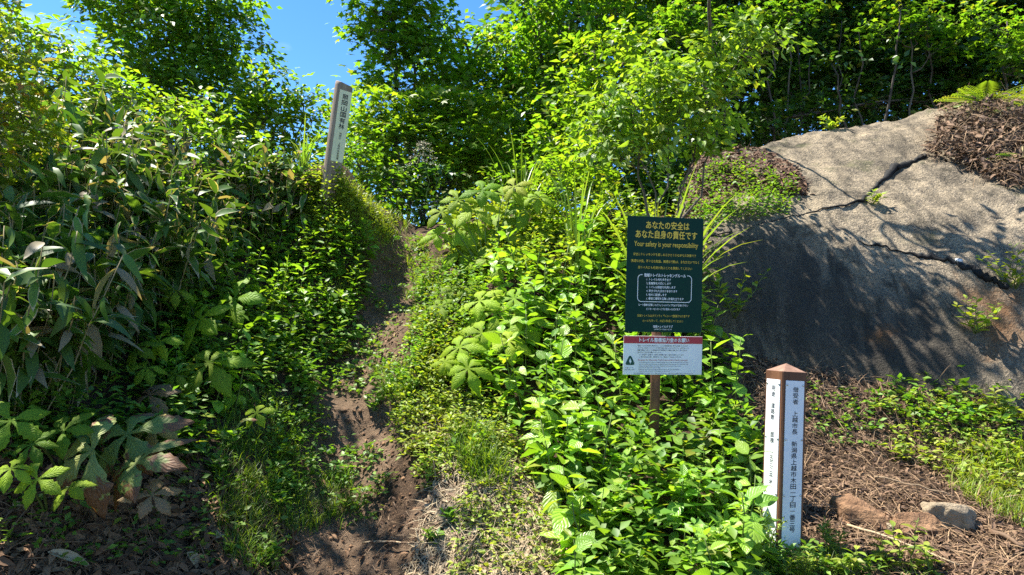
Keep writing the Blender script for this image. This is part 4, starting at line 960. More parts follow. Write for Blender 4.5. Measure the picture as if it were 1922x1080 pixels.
# ------------------------------------------------------------------ big palmate plants
RODG_M = {k: [t.mesh("leaf", M[k]) for t in RODG] for k in ('rodgersia', 'rodgersia_yellow', 'rodgersia_brown', 'rodgersia_bronze')}
rr_ = np.random.default_rng(8)
def palm_plant(label, base_px, leaves, group=None, name="palmate_plant"):
    """leaves: (px, py, radius px, material, height above ground hidden behind)"""
    b = hit(*base_px)[0][0]; root = thing(name, b, label, "plant", group)
    db = project(b[None])[2][0]
    for i, (px, py, rp_, mt) in enumerate(leaves):
        g = hit(px, py)[0][0]; dg_ = project(g[None])[2][0]
        d = max(min(dg_ - .42, db + .2), db - .6)
        c = W(px, py, d); s = rp_ * d / FPX * 1.1
        n = unit(np.array([rr_.normal(0, .25) - .1, -.75 + rr_.normal(0, .15), .75])); a = rr_.uniform(0, 6.28)
        f = np.cross(n, [math.cos(a), math.sin(a), .1])
        link("leaf", RODG_M[mt][int(rr_.integers(5))], root, m4(frames(f[None], n[None])[0], s, c - b))
        V, F = tube(bend((0, 0, -.05), c - b, .04, 6, .006, i), np.linspace(.006, .004, 6), 5)
        link("petiole", mesh_np("petiole", V, F, M['stem_green'], smooth=True), root)
Y_, G_, B_, Z_ = 'rodgersia_yellow', 'rodgersia', 'rodgersia_brown', 'rodgersia_bronze'
palm_plant("green palmate plant with two wide toothed leaves among the low herbs of the bank", (420, 660), [(440, 562, 62, G_), (375, 600, 62, G_), (330, 545, 34, G_)])
palm_plant("green palmate plant with one broad leaf below its twin on the bank", (400, 740), [(392, 682, 72, G_), (330, 705, 32, G_)])
palm_plant("bronze-brown palmate leaf plant in the shade below the bamboo grass", (285, 810), [(280, 742, 50, Z_)])
palm_plant("big withered palmate plant with green leaves turning brown at the edges", (230, 930), [(175, 845, 100, B_), (240, 815, 95, B_), (255, 870, 85, B_), (290, 800, 50, Z_), (285, 930, 48, Z_)])
palm_plant("green palmate plant with spreading leaves just under the bamboo grass", (300, 720), [(255, 655, 42, G_), (300, 640, 40, G_), (275, 690, 36, G_)])
palm_plant("green palmate plant low in the dark corner below the withered one", (90, 960), [(70, 900, 50, G_), (130, 915, 42, G_), (20, 880, 40, Y_)])
palm_plant("small yellowish palmate plant at the edge of the path", (485, 815), [(482, 775, 32, Y_), (460, 790, 20, B_)])
palm_plant("green palmate plant in deep shade at the edge of the bamboo grass", (110, 880), [(120, 808, 55, G_), (20, 790, 60, G_), (60, 835, 40, G_)])
palm_plant("largest palmate plant, a tall mound of broad leaves above the path", (915, 520), [(945, 365, 52, G_), (890, 392, 52, Y_), (990, 392, 44, G_), (850, 425, 52, Y_), (935, 430, 62, G_), (870, 470, 56, G_), (925, 490, 56, G_), (1000, 432, 40, Y_), (828, 398, 36, Y_), (965, 350, 34, G_), (905, 358, 40, G_), (965, 470, 44, G_), (820, 440, 34, Y_), (1010, 370, 32, Y_), (880, 430, 46, G_), (860, 375, 36, Y_)])
palm_plant("yellow-green palmate plant with star-shaped leaf clusters beside the narrow part of the path", (925, 690), [(930, 585, 66, Y_), (985, 605, 56, Y_), (900, 565, 46, Y_), (965, 560, 48, G_), (905, 625, 46, Y_), (955, 640, 44, Y_), (1010, 570, 32, G_)])
palm_plant("low yellow palmate plant whose leaves spread like stars at the path edge", (860, 730), [(862, 652, 46, Y_), (878, 692, 46, Y_), (835, 680, 26, Y_)])
palm_plant("small palmate plant below the largest one, leaves pale in the sun", (845, 600), [(852, 545, 40, Y_), (828, 575, 32, G_), (880, 540, 30, Y_)])

# ------------------------------------------------------------------ broad-leaved green plants round the sign
def broad_spec(rg, h):
    lean = rg.normal(0, .16, 2); top = np.array([lean[0] * h, lean[1] * h - .05, h])
    st = bend((0, 0, -.06), top, 0, 6, .006, int(rg.integers(1e6))); out = []; nn = int(rg.integers(6, 9)); a0 = rg.uniform(0, 6.28)
    for k in range(nn):
        t = .22 + .78 * (k + 1) / nn; p = st[0] + (top - st[0]) * t; size = .20 * (1.0 - .62 * (k / nn) ** 2) * rg.uniform(.8, 1.1)
        for sgn in (0, math.pi):
            a = a0 + k * 1.57 + sgn + rg.normal(0, .25); e = R(-22 + 60 * (k / nn) + rg.normal(0, 14))
            f = np.array([math.cos(a) * math.cos(e), math.sin(a) * math.cos(e), math.sin(e)])
            out.append((int(rg.integers(4)), p + f * .02, frames(f[None], (UP + rg.normal(0, .25, 3))[None])[0], size * rg.uniform(.75, 1.15)))
    return st, out
rb = np.random.default_rng(21)
BP = []
for k in range(12):
    st, lv = broad_spec(rb, .55); V, F = tube(st, np.linspace(.006, .003, 6), 5)
    BP.append((mesh_np("stem", V, F, M['stem_green'], smooth=True), lv))
zone_sign = [(900, 560), (1010, 520), (1160, 500), (1330, 620), (1420, 800), (1430, 1000), (1420, 1200), (1090, 1200), (1060, 1000), (985, 880), (910, 760)]
pts = scatter(zone_sign, 150, seed=3)
pts = np.vstack([pts, scatter([(1080, 1080), (1400, 1080), (1400, 1300), (1080, 1300)], 14, seed=33)])
px, py, dd = project(pts)
keep = ~((np.abs(px - 1230) < 34) & (dd < 4.2) & (py > 900)) & ~((np.abs(px - 1485) < 80))
pts = pts[keep]; px, py, dd = project(pts)
for i, p in enumerate(pts):
    sm, lv = BP[i % 12]; s = rb.uniform(.6, 1.0)
    if 1120 < px[i] < 1370 and dd[i] < 4.3: s *= .58
    if py[i] > 1010: lab, gr = "broad-leaved green plant in the nearest row along the bottom of the picture", "broad-leaved plants in the nearest row"
    elif py[i] > 860 and px[i] < 1150: lab, gr = "broad-leaved green plant at the border of the bleached litter, before the sign", "broad-leaved plants beside the bleached litter"
    elif py[i] > 860: lab, gr = "broad-leaved green plant in the patch round the foot of the sign pole", "broad-leaved plants below the sign pole"
    elif px[i] > 1240: lab, gr = "broad-leaved green plant between the sign and the rock", "broad-leaved plants between sign and rock"
    elif py[i] < 640: lab, gr = "sunlit broad-leaved plant high on the slope, level with the green notice", "broad-leaved plants high on the slope"
    else: lab, gr = "sunlit broad-leaved plant halfway up the slope between the path and the sign", "broad-leaved plants between path and sign"
    root = thing("broad_leaved_plant", p, lab, "plant", gr, rb.uniform(0, 6.28), s)
    link("stem", sm, root)
    for (kd, q, Rm, sc) in lv: link("leaf", OV['hydrangea'][kd], root, m4(Rm, sc * rb.uniform(.6, 1.2), q))
zone_bank = [(230, 600), (430, 480), (560, 520), (560, 700), (420, 800), (300, 800)]
for i, p in enumerate(scatter(zone_bank, 26, seed=34)):
    sm, lv = BP[(i * 5) % 12]
    root = thing("broad_leaved_plant", p, "broad-leaved plant on the bank between the bamboo grass and the path", "plant", "broad-leaved plants on the bank", rb.uniform(0, 6.28), rb.uniform(.5, .85))
    link("stem", sm, root)
    for (kd, q, Rm, sc) in lv: link("leaf", OV['hydrangea'][kd], root, m4(Rm, sc * rb.uniform(.6, 1.1), q))
def mass_plants(zone, n, hr, size, mat, name, label, seed, surf=gz):
    rg = np.random.default_rng(seed); pts = scatter(zone, n, seed=seed, surf=surf); P = []; Q = []; Sc = []
    for p in pts:
        h = rg.uniform(*hr) * (.55 if seed == 58 and project(p[None])[0][0] > 340 else 1); st, lv = broad_spec(rg, h)
        for (kd, q, Rm, sc) in lv: P.append(p + q); Q.append(Rm); Sc.append(sc * size / .20)
    o = link(name, spread_mesh(name, LEAF4, np.array(P), np.array(Q), np.array(Sc), mat), kind="stuff"); return tag(o, label, "undergrowth")
mass_plants(zone_sign, 230, (.12, .34), .14, M['hydrangea_mass'], "undergrowth", "dense leafy undergrowth between the path and the rock", 51)
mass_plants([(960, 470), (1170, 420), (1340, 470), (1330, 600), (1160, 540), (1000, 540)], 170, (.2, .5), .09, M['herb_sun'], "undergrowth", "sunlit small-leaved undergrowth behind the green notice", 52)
mass_plants([(400, 470), (560, 400), (690, 470), (690, 560), (640, 690), (560, 740), (400, 740), (330, 640)], 290, (.08, .3), .08, M['herb'], "undergrowth", "low green herbs covering the bank beside the path", 53)
mass_plants([(400, 470), (560, 400), (690, 470), (690, 560), (640, 690), (560, 740), (400, 740), (330, 640)], 70, (.1, .34), .15, M['hydrangea_mass'], "undergrowth", "larger herbs scattered over the bank beside the path", 153)
mass_plants([(-20, 620), (330, 560), (420, 760), (380, 880), (-20, 880)], 220, (.1, .35), .10, M['herb'], "undergrowth", "shaded herbs under the bamboo grass", 54)
mass_plants([(1270, 320), (1400, 310), (1510, 370), (1480, 400), (1340, 430), (1270, 420)], 150, (.04, .16), .06, M['herb'], "undergrowth", "small creeping plants on the shaded shoulder of the rock", 55, surf=sz)

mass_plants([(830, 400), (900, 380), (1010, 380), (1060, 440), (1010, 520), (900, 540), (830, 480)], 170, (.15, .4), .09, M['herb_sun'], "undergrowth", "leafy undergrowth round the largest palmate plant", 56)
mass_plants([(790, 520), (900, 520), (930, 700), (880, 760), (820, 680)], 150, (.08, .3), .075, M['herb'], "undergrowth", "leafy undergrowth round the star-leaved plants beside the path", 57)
mass_plants([(-20, 260), (200, 230), (430, 330), (560, 360), (580, 450), (420, 520), (300, 600), (150, 720), (-20, 760)], 230, (.3, .85), .085, M['tree'], "undergrowth", "small broad leaves climbing through the bamboo grass", 58)
mass_plants([(590, 345), (640, 350), (660, 400), (590, 420), (540, 400)], 60, (.15, .34), .07, M['herb_sun'], "undergrowth", "leafy weeds round the foot of the leaning log post", 59)
mass_plants([(560, 390), (640, 355), (750, 430), (720, 480), (640, 470), (570, 440)], 150, (.05, .2), .06, M['herb_sun'], "undergrowth", "small sunlit weeds on the crest below the leaning log post", 151)
mass_plants([(770, 600), (860, 640), (960, 840), (900, 900), (800, 780)], 130, (.05, .2), .06, M['herb_sun'], "undergrowth", "small weeds between the sunlit path edge and the broad-leaved plants", 152)
def carpet(zone, n, size, mat, name, label, seed, hmax=.08, surf=gz, cat="ground cover", tpl=LEAF4):
    """small leaves in rosettes close to the ground"""
    rg = np.random.default_rng(seed); C = scatter(zone, n, seed=seed, surf=surf); C[:, 2] += rg.uniform(.01, hmax, len(C))
    P, Rm, sc = twig_leaves(C, size * .9, C - UP, 6, size, rg, .2, 1.2, .4)
    o = link(name, spread_mesh(name, tpl, P, Rm, sc, mat), kind="stuff"); return tag(o, label, cat)
carpet([(770, 560), (890, 560), (960, 780), (1060, 960), (1100, 1100), (850, 1100), (870, 900), (760, 830), (740, 700)], 700, .035, M['herb_sun'], "ground_cover", "small sunlit weeds growing along the edge of the path", 61)
carpet([(770, 440), (800, 450), (820, 640), (780, 760), (745, 740), (775, 600)], 300, .04, M['herb'], "ground_cover", "small weeds along the narrow part of the path", 62)
carpet([(590, 640), (700, 640), (760, 720), (700, 760), (590, 740)], 130, .05, M['herb'], "ground_cover", "weeds on the earth step of the path", 63, .12)
carpet([(610, 860), (700, 830), (740, 900), (700, 1000), (610, 960)], 70, .045, M['herb'], "ground_cover", "weeds growing in the middle of the path", 64, .1)
carpet([(0, 850), (480, 740), (560, 800), (520, 1080), (0, 1080)], 200, .045, M['herb'], "ground_cover", "scattered small weeds on the dark leaf litter", 65, .08)
carpet([(1640, 770), (1800, 740), (1930, 790), (1930, 960), (1780, 900), (1680, 860)], 260, .05, M['herb_sun'], "ground_cover", "sunlit weeds on the ground at the foot of the rock", 66, .08)
carpet([(1640, 740), (1830, 700), (1922, 760), (1922, 850), (1700, 800)], 80, .07, M['herb'], "ground_cover", "green leaves in the shade at the foot of the rock", 67, .12)
carpet([(1330, 960), (1450, 880), (1440, 1060), (1560, 1080), (1700, 1100), (1330, 1120)], 380, .04, M['herb'], "ground_cover", "low weeds round the foot of the white-plated post", 68, .12)
carpet([(1510, 730), (1660, 740), (1640, 860), (1520, 820)], 60, .045, M['herb'], "ground_cover", "few small weeds in the brown litter behind the post", 69, .06)

carpet([(500, 770), (600, 735), (620, 860), (560, 960), (500, 1000)], 200, .045, M['herb'], "ground_cover", "weeds hanging over the shaded edge of the path", 161, .12)
carpet([(720, 750), (800, 740), (850, 900), (790, 930), (740, 830)], 260, .04, M['herb_sun'], "ground_cover", "weeds hanging over the sunlit edge of the path", 162, .1)
carpet([(690, 470), (760, 450), (770, 560), (745, 660), (660, 660), (690, 560)], 70, .04, M['herb'], "ground_cover", "weeds closing in on the narrow upper path", 163, .1)
# ------------------------------------------------------------------ grass
def grass(zone, n, length, width, mat, label, seed, tilt=.5, surf=gz):
    rg = np.random.default_rng(seed); C = scatter(zone, max(8, n // 9), seed=seed, surf=surf); P = np.repeat(C, 9, 0)[:n] + rg.normal(0, .02, (min(n, len(C) * 9), 3)) * [1, 1, 0]
    n = len(P); P[:, 2] = surf(P[:, 0], P[:, 1]) - .01
    h = rg.normal(0, tilt, (n, 3)); h[:, 2] = 1; f = unit(h); up = -unit(np.stack([h[:, 0], h[:, 1], np.full(n, -.2)], 1)) + rg.normal(0, .15, (n, 3))
    ln = length * rg.uniform(.5, 1.2, n); sc = np.stack([width * rg.uniform(.7, 1.3, n), ln, ln * 1.5], 1)
    o = link("grass", spread_mesh("grass", BLADE, P, frames(f, up), sc, mat), kind="stuff"); return tag(o, label, "grass")
grass([(555, 400), (640, 350), (770, 425), (740, 470), (650, 450), (570, 440)], 1700, .16, .005, M['grass_sun'], "fine sunlit grass at the foot of the leaning log post", 71)
grass([(640, 440), (700, 470), (690, 560), (610, 600), (560, 520)], 800, .14, .005, M['grass'], "grass on the bank beside the narrow path", 72)
grass([(420, 770), (520, 740), (570, 830), (550, 960), (500, 1080), (420, 1080), (400, 900)], 2400, .15, .004, M['grass'], "fine dark grass along the shaded edge of the path", 73)
grass([(550, 930), (650, 890), (680, 970), (600, 1000), (520, 1010)], 900, .13, .004, M['grass'], "grass tufts at the shaded start of the path", 74)
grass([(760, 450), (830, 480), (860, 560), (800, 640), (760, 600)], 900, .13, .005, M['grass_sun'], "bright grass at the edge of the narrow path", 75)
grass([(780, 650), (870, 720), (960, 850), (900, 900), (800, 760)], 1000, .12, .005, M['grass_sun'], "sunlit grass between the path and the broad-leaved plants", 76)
grass([(840, 830), (930, 820), (950, 930), (870, 920)], 900, .19, .005, M['grass'], "thick grass tussock in the sun beside the path", 77, .35)
grass([(700, 690), (760, 700), (770, 760), (710, 750)], 500, .14, .005, M['grass'], "tuft of grass on the earth step", 78)
grass([(1750, 860), (1930, 840), (1930, 1000), (1820, 950)], 1500, .12, .005, M['grass_sun'], "sunlit grass on the ground before the rock", 79)
grass([(1380, 1000), (1470, 1020), (1560, 1060), (1750, 1100), (1380, 1120)], 700, .14, .004, M['grass'], "grass round the foot of the white-plated post", 80)
grass([(830, 350), (950, 380), (940, 410), (840, 400)], 500, .22, .005, M['grass_sun'], "tall grass behind the largest palmate plant", 81)

# arching sedge clumps: each blade a part
def sedge(label, b, n, ln, seed, wid=.012, spread=.75, bias=(0, 0), mat='sedge'):
    rg = np.random.default_rng(seed); root = thing("sedge_clump", b, label, "sedge")
    for k in range(n):
        a = rg.uniform(0, 6.28); l = ln * rg.uniform(.55, 1.15); sp = spread * rg.uniform(.4, 1.3)
        dx, dy = math.cos(a) * sp + bias[0], math.sin(a) * sp + bias[1]; t = np.linspace(0, 1, 9); o0 = rg.normal(0, .03, 2)
        x = o0[0] + dx * l * (.35 * t + .65 * t ** 2); y = o0[1] + dy * l * (.35 * t + .65 * t ** 2); z = l * (t * 1.05 - (.55 + .3 * rg.random()) * sp * t ** 2.6) - .03
        w = wid * np.sin(np.clip(.25 + t * .75, 0, 1) * math.pi) ** .7 * .5 + .0004; px_, py_ = -dy / (math.hypot(dx, dy) + 1e-6), dx / (math.hypot(dx, dy) + 1e-6)
        V = np.stack([np.stack([x - px_ * w, y - py_ * w, z + w * .5], 1), np.stack([x, y, z], 1), np.stack([x + px_ * w, y + py_ * w, z + w * .5], 1)], 1).reshape(-1, 3)
        F = []
        for i in range(8):
            q = 3 * i; F += [(q, q + 1, q + 4), (q, q + 4, q + 3), (q + 1, q + 2, q + 5), (q + 1, q + 5, q + 4)]
        link("blade", mesh_np("blade", V, np.array(F), M[mat], np.stack([np.tile([0, .5, 1], 9), np.repeat(t, 3)], 1), None, True), root)
def gpx(px, py, surf=gz): return hit(px, py, surf=surf)[0][0]
sedge("arching sedge clump with long pale blades just above the green notice", foot(*W(1240, 430, 5.35)[:2]), 60, 1.45, 1, .03, .40, (.04, -.10))
sedge("sedge clump with long blades behind the broad-leaved slope", foot(*W(1085, 440, 6.2)[:2]), 26, 1.25, 2, .018, .4)
sedge("tall upright sedge clump beside the largest palmate plant", foot(*W(975, 430, 6.9)[:2]), 22, 1.25, 3, .017, .35)
sedge("small sedge clump between the largest palmate plant and the notice", gpx(975, 520), 9, .5, 4, .014, .7)
sedge("sedge clump growing beside the leaning log post", foot(*W(570, 330, 7.1)[:2]), 14, .6, 5, .014, .6, (.25, 0))
sedge("sedge clump low on the bank among the herbs", gpx(520, 560), 10, .45, 6, .012, .7)
sedge("small sedge tuft on the earth step of the path", gpx(735, 735), 12, .28, 7, .009, .8)

# ------------------------------------------------------------------ leaf litter
def normals(P, surf):
    e = .06; dx = (surf(P[:, 0] + e, P[:, 1]) - surf(P[:, 0] - e, P[:, 1])) / (2 * e); dy = (surf(P[:, 0], P[:, 1] + e) - surf(P[:, 0], P[:, 1] - e)) / (2 * e)
    return unit(np.stack([-np.clip(dx, -3, 3), -np.clip(dy, -3, 3), np.ones(len(P))], 1))
CURL = strip_leaf([(0, .02), (.3, .17), (.65, .16), (1, .01)], .5, .3)
def litter(zone, n_leaf, n_straw, label, seed, surf=gz, mats=('dry_leaf', 'dry_straw'), lsize=.07, slen=.16, name="leaf_litter", heap=None):
    rg = np.random.default_rng(seed)
    for kind, n, tpl in ((0, n_leaf, CURL), (1, n_straw, BLADE)):
        if not n: continue
        P = scatter(zone, n, seed=seed + kind, surf=surf); nn = normals(P, surf)
        if heap: P = P + nn * (heap(P) * rg.random(len(P)))[:, None]
        P = P + nn * rg.uniform(.0, .025, len(P))[:, None]
        f = np.cross(nn, unit(rg.normal(0, 1, P.shape))) + nn * rg.normal(.05, .2, len(P))[:, None]
        u = nn + rg.normal(0, .45, P.shape); s = rg.uniform(.4, 1.3, len(P))
        sc = s * lsize if kind == 0 else np.stack([.0024 * rg.uniform(.6, 2.4, len(P)), slen * s, slen * s * rg.uniform(.3, 1.5, len(P))], 1)
        nm = name if kind == 0 else "dry_stalks"
        o = link(nm, spread_mesh(nm, tpl, P, frames(f, u), sc, M[mats[kind]]), kind="stuff")
        tag(o, label if kind == 0 else label.replace("leaves", "stalks"), "leaf litter" if kind == 0 else "stalks")
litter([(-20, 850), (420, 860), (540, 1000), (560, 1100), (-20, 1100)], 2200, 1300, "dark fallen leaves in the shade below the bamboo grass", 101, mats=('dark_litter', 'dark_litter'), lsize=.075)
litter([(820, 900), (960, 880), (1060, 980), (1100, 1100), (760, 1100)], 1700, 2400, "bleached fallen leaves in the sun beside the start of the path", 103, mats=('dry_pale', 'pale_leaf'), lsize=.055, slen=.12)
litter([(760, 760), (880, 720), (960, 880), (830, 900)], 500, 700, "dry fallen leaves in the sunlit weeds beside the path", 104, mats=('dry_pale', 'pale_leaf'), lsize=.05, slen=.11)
litter([(540, 780), (740, 760), (800, 1100), (500, 1100)], 240, 420, "scattered dry leaves on the trodden earth of the path", 105, mats=('dark_litter', 'dry_straw'), lsize=.045, slen=.09)
litter([(660, 500), (760, 480), (760, 700), (640, 740)], 240, 240, "dark dry leaves on the narrow upper path", 106, mats=('dark_litter', 'dark_litter'), lsize=.05, slen=.1)
litter([(1330, 640), (1480, 690), (1700, 690), (1922, 750), (1922, 1100), (1500, 1100), (1400, 900)], 6500, 5600, "brown fallen leaves covering the ground below the rock", 107, lsize=.042, slen=.15)
litter([(1290, 290), (1420, 275), (1500, 320), (1520, 370), (1380, 370), (1290, 420)], 2200, 900, "reddish fallen leaves on the shoulder of the rock", 109, surf=sz, mats=('red_litter', 'red_litter'), lsize=.07)
hc = on_rock(1870, 260)[0]
litter([(1735, 300), (1770, 215), (1830, 190), (1980, 190), (1980, 350), (1900, 355), (1850, 340), (1790, 310)], 2600, 1900, "heaped dead leaves of fern on the edge of the rock", 111, surf=sz, lsize=.085, slen=.26, heap=lambda P: .34 * np.exp(-(((P[:, 0] - hc[0]) / .8) ** 2 + ((P[:, 1] - hc[1]) / .6) ** 2)))

# pebbles and clods on the trodden earth
PEB = T([(0, 0, 1), (1, .2, .1), (.2, .9, 0), (-.9, .3, .1), (-.5, -.8, 0), (.6, -.8, .1), (0, 0, -.8)], [(0, 1, 2), (0, 2, 3), (0, 3, 4), (0, 4, 5), (0, 5, 1), (6, 2, 1), (6, 3, 2), (6, 4, 3), (6, 5, 4), (6, 1, 5)], [(.5, .5)] * 7)
P = scatter([(560, 780), (740, 750), (800, 940), (790, 1100), (520, 1100)], 700, seed=131); P = np.vstack([P, scatter([(660, 500), (750, 480), (750, 700), (650, 740)], 260, seed=132)]); rp2 = np.random.default_rng(13)
o = link("pebbles", spread_mesh("pebbles", PEB, P, frames(rp2.normal(0, 1, P.shape), rp2.normal(0, 1, P.shape)), .004 + .016 * rp2.random(len(P)) ** 4, M['stone_brown'], smooth=True), kind="stuff"); tag(o, "small clods and pebbles on the trodden earth of the path", "pebbles")
# larger single fallen leaves and sticks one can pick out
for i, (px, py, s, a, lb) in enumerate([(402, 1018, .13, 1.4, "pale upright fallen leaf on the dark litter near the path"), (660, 600, .10, .3, "pale dry leaf lying on the bank herbs"), (800, 848, .16, .5, "long bleached leaf in the sunlit weeds beside the path"),
                                      (345, 1055, .12, .2, "small pale leaf scrap on the dark litter"), (20, 965, .09, .1, "tan fallen leaf at the lower corner of the dark litter"), (85, 1055, .2, .5, "long straw-coloured leaf across the lower corner"), (905, 1000, .13, 2.2, "curled white dry leaf in the bleached litter"),
                                      (650, 855, .10, .9, "round light green leaf lying on the sunlit path")]):
    b = gpx(px, py); n = normals(b[None], gz)[0]; f = np.cross(n, [math.sin(a), -math.cos(a), .2])
    t = OVATE[2] if i == 7 else SASA[2] if i in (2, 5) else OBLONG[0]
    o = link("fallen_leaf", mesh_np("fallen_leaf", t.V * [1.1 if i != 5 else .8, 1, 1.6], t.F, M['hydrangea'] if i == 7 else M['pale_leaf'], t.uv, None, True), None, m4(frames(f[None], (n + [0, -.3, .1])[None])[0], s, b + n * .03)); tag(o, lb, "leaf")
for i, (p0, p1, r, lb) in enumerate([((680, 1035), (785, 1042), .007, "thin straight stick lying across the start of the path"), ((790, 1040), (880, 960), .008, "forked dry stick in the bleached litter"), ((1590, 1000), (1800, 1075), .008, "long dry stick on the litter beside the post"), ((860, 1075), (940, 960), .006, "dry stalk standing out of the bleached litter"), ((1640, 905), (1790, 945), .007, "dry branch lying above the brown stones"), ((1860, 1010), (1922, 1045), .016, "thick pale stick at the lower corner below the rock")]):
    a = gpx(*p0); b = gpx(*p1); V, F = tube(bend(a + [0, 0, .03], b + [0, 0, .03], .01, 8, .004, i) - a, np.linspace(r, r * .6, 8), 6)
    o = link("stick", mesh_np("stick", V, F, M['dry_pale'], smooth=True), None, Matrix.Translation(a)); tag(o, lb, "stick")

# ------------------------------------------------------------------ stones
def stone(label, px, py, size, rot, mat, seed, group=None):
    bm = bmesh.new(); bmesh.ops.create_icosphere(bm, subdivisions=4, radius=1)
    r = np.random.default_rng(seed); dirs = unit(r.normal(0, 1, (9, 3))); off = r.uniform(.5, .8, 9)
    for v in bm.verts:
        p = np.array(v.co); 
        for d_, o_ in zip(dirs, off):
            k = p @ d_ - o_
            if k > 0: p = p - d_ * k * .92
        p = p * (1 + .20 * float(fbm(p[0] * 3 + seed, p[1] * 3 + p[2] * 2, seed, 3)))
        v.co = Vector(p * np.array(size))
    me = bpy.data.meshes.new("stone"); bm.to_mesh(me); bm.free(); me.materials.append(M[mat])
    me.polygons.foreach_set('use_smooth', np.ones(len(me.polygons), bool))
    b = gpx(px, py); o = link("stone", me, None, Matrix.Translation(b + [0, 0, size[2] * .02]) @ Matrix.Rotation(rot[2], 4, 'Z') @ Matrix.Rotation(rot[1], 4, 'Y') @ Matrix.Rotation(rot[0], 4, 'X')); tag(o, label, "stone", group)
stone("long reddish-brown stone beside the white-plated post", 1612, 975, (.22, .10, .11), (0, .2, -.5), 'stone_brown', 1)
stone("flat brown stone half buried between the reddish and the grey stone", 1722, 990, (.15, .10, .09), (0, .2, -.2), 'stone_brown', 2)
stone("pale grey angular stone, last of the row of three before the rock", 1785, 985, (.17, .11, .12), (0, .15, .2), 'stone_grey', 3)
for i, (px, py, s) in enumerate([(1585, 990, .03), (1655, 1000, .025), (1700, 1005, .03), (1760, 1005, .022), (1830, 990, .035), (1845, 1005, .02), (1690, 950, .028), (1560, 960, .022)]):
    stone("fist-sized brown pebble lying in the litter round the row of three stones", px, py, (s * 1.3, s, s), (.3 * i, .2, i), 'stone_brown', 30 + i, "pebbles round the row of stones")
stone("small white pebble beside the reddish stone", 1674, 992, (.04, .032, .032), (0, 0, .2), 'stone_grey', 4)
# white drain pipe end in the seam
b = on_rock(1798, 500)[0]; V, F = tube([(0, .06, .01), (0, -.03, 0)], .022, 16, False); V2, F2 = tube([(0, -.03, 0), (0, .04, .01)], .016, 16, True)
root = thing("drain_pipe", b, "short white plastic pipe end sticking out of the seam in the rock", "pipe")
link("pipe_wall", mesh_np("pipe_wall", V, F, P_PLATE, smooth=True), root); link("pipe_bore", mesh_np("pipe_bore", V2, F2, P_PLATE, smooth=True), root)

# ------------------------------------------------------------------ small single plants
def weed(label, b, h, n, size, seed, mat='herb_sun', tpl=LEAF_NARROW, stems=3, spread=.3, group=None, cat="weed", name="weed"):
    rg = np.random.default_rng(seed); root = thing(name, b, label, cat, group); P = []; F_ = []; U = []; S_ = []
    for s in range(stems):
        a = rg.uniform(0, 6.28); top = np.array([math.cos(a) * spread * h, math.sin(a) * spread * h, h * rg.uniform(.7, 1.1)])
        c = bend((0, 0, -.04), top, .02, 7, .008, seed * 9 + s); V, F = tube(c, np.linspace(.004, .0015, 7), 4); link("stem", mesh_np("stem", V, F, M['stem_green'], smooth=True), root)
        for k in range(n):
            t = .15 + .85 * k / n; i = min(5, int(t * 6)); p = c[i] + (c[i + 1] - c[i]) * (t * 6 - i); an = k * 2.4 + rg.normal(0, .2); e = R(rg.uniform(5, 45))
            P.append(p); F_.append((math.cos(an) * math.cos(e), math.sin(an) * math.cos(e), math.sin(e))); U.append(UP + rg.normal(0, .3, 3)); S_.append(size * (1.15 - .5 * t) * rg.uniform(.8, 1.2))
    m = spread_mesh("foliage", tpl, np.array(P), frames(np.array(F_), np.array(U)), np.array(S_), M[mat]); link("foliage", m, root, kind="stuff")
for i, (px, py, h, lb) in enumerate([(1425, 1065, .26, "feathery narrow-leaved weed against the sunlit plate of the post"), (1500, 1100, .15, "feathery weed in front of the shaded plate of the post"), (1565, 1050, .16, "feathery weed leaning out beside the post"), (1385, 1085, .3, "feathery weed between the broad-leaved plants and the post"), (1450, 1120, .22, "lowest feathery weed before the post")]):
    weed(lb, gpx(px, py), h, 34, .055, 400 + i, stems=5, spread=.5)
for i, (px, py, h, lb) in enumerate([(1705, 1085, .26, "upright light green weed below the row of stones"), (1745, 1085, .16, "small light green weed right of the upright one, below the stones"), (1660, 1075, .14, "low light green weed in the litter below the reddish stone"), (1590, 1100, .16, "wide-leaved weed at the bottom beside the post"), (1880, 790, .2, "light green weed at the foot of the rock near the edge"), (1690, 870, .16, "light green weed where litter and sunlit weeds meet")]):
    weed(lb, gpx(px, py), h, 12, .085, 420 + i, mat='herb_sun', tpl=OBLONG[0], stems=2, spread=.25)
for i, (px, py, h, lb) in enumerate([(880, 880, .26, "bushy yellow-green weed in the sun beside the path"), (505, 1060, .1, "small green weed at the shaded start of the path"), (810, 1030, .07, "tiny rosette weed on the bleached litter"), (850, 985, .08, "tiny green weed on the bare sunlit earth"), (410, 900, .16, "light green weed in the dark litter by the grass"), (430, 850, .14, "round-leaved weed under the withered palmate plant"), (700, 770, .12, "small weed at the foot of the earth step")]):
    weed(lb, gpx(px, py), h, 9, .07, 440 + i, mat='herb', tpl=LEAF4, stems=5, spread=.5)
for i, (px, py, h, st, lb) in enumerate([(1905, 540, .34, 6, "yellow-green sprig growing out of the rock near the pipe"), (1830, 625, .24, 5, "yellow-green sprig hanging on the rusty stain of the rock"), (1640, 385, .10, 2, "tiny green plant in the upper seam of the rock"), (1590, 225, .26, 5, "small green bush on the crest of the rock"), (1380, 600, .4, 5, "light green weed against the shaded rock beside the notice"), (1560, 245, .16, 4, "low green plant on the crest of the rock beside the small bush")]):
    weed(lb, on_rock(px, py)[0], h, 12, .085, 460 + i, mat='herb_sun' if i != 3 else 'herb', tpl=OBLONG[2] if i < 2 else LEAF4, stems=st, spread=.75)
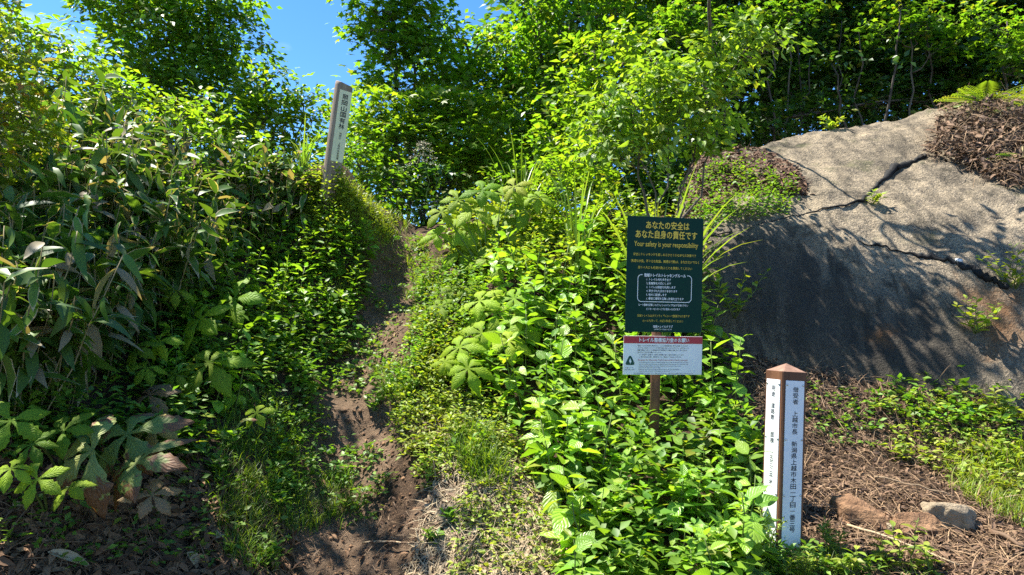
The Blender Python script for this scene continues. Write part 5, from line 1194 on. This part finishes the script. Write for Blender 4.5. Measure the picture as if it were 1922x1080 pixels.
# fern over the heap
FR = []; FF = []; FU = []
for k in range(15):
    t = k / 15; w = .22 * math.sin(math.pi * (.16 + .80 * t)) ** .8
    for sgn in (-1, 1):
        n = len(FR); a = R(62); ux, uy = sgn * math.sin(a), math.cos(a); nx, ny = -uy * .05, ux * .05
        FR += [(0, t, -.25 * t * t), (ux * w * .5 - nx * .35, t + uy * w * .5 - ny * .35, -.25 * t * t + .01), (ux * w * .5 + nx * .35, t + uy * w * .5 + ny * .35, -.25 * t * t + .01), (ux * w, t + uy * w, -.25 * t * t - .03)]
        FF += [(n, n + 1, n + 2) if sgn < 0 else (n, n + 2, n + 1), (n + 1, n + 3, n + 2) if sgn < 0 else (n + 2, n + 3, n + 1)]; FU += [(.5, t)] * 4
n = len(FR); FR += [(-.006, 0, 0), (.006, 0, 0), (0, .5, -.06), (0, 1, -.25)]; FF += [(n, n + 1, n + 2), (n, n + 2, n + 3)]; FU += [(.5, 0)] * 4
FERN = T(FR, FF, FU); fern_m = FERN.mesh("frond", M['grass_sun'])
rf = np.random.default_rng(99)
for j, (px, py, lb, n) in enumerate([(1850, 235, "fern with bright fronds spreading over the heap of dead stalks", 13), (1935, 245, "fern with bright fronds at the picture's edge above the heap", 12), (1920, 330, "small shaded fern low in the heap of dead stalks", 6)]):
    b = on_rock(px, py)[0] + [0, 0, .12]; root = thing("fern", b, lb, "fern")
    V, F = tube([(0, 0, -.3), (0, 0, .12)], .008, 5); link("stem", mesh_np("stem", V, F, M['stem_tan']), root)
    for k in range(n):
        a = rf.uniform(0, 6.28); e = R(rf.uniform(5, 40)); f = np.array([math.cos(a) * math.cos(e) - .3, math.sin(a) * math.cos(e), math.sin(e)])
        link("frond", fern_m, root, m4(frames(unit(f)[None], UP[None])[0], rf.uniform(.32, .6) * (.6 if j == 2 else 1), (0, 0, .1 * (j < 2))))
# cream flower plume above the path crest
b = foot(*W(815, 330, 7.9)[:2]); top = W(795, 268, 7.9); root = thing("flower_plume", b, "cream feathery flower plume standing above the crest of the path", "flower")
V, F = tube(bend((0, 0, -.05), top - b, 0, 8, .01, 3), np.linspace(.006, .002, 8), 5); link("stem", mesh_np("stem", V, F, M['stem_green'], smooth=True), root)
C = np.vstack([(top - b) * np.array([1, 1, 1]) + np.array([sx * t, 0, dz - .35 * abs(t)]) for dz in (0, -.06, -.13, -.2) for sx in (-1, 1) for t in np.linspace(0, .07 + abs(dz) * .6, 5)])
P = np.repeat(C, 12, 0) + rf.normal(0, .012, (len(C) * 12, 3)); link("plume", spread_mesh("plume", LEAF4, P, frames(rf.normal(0, 1, P.shape), rf.normal(0, 1, P.shape)), np.full(len(P), .014), M['flower']), root, kind="stuff")
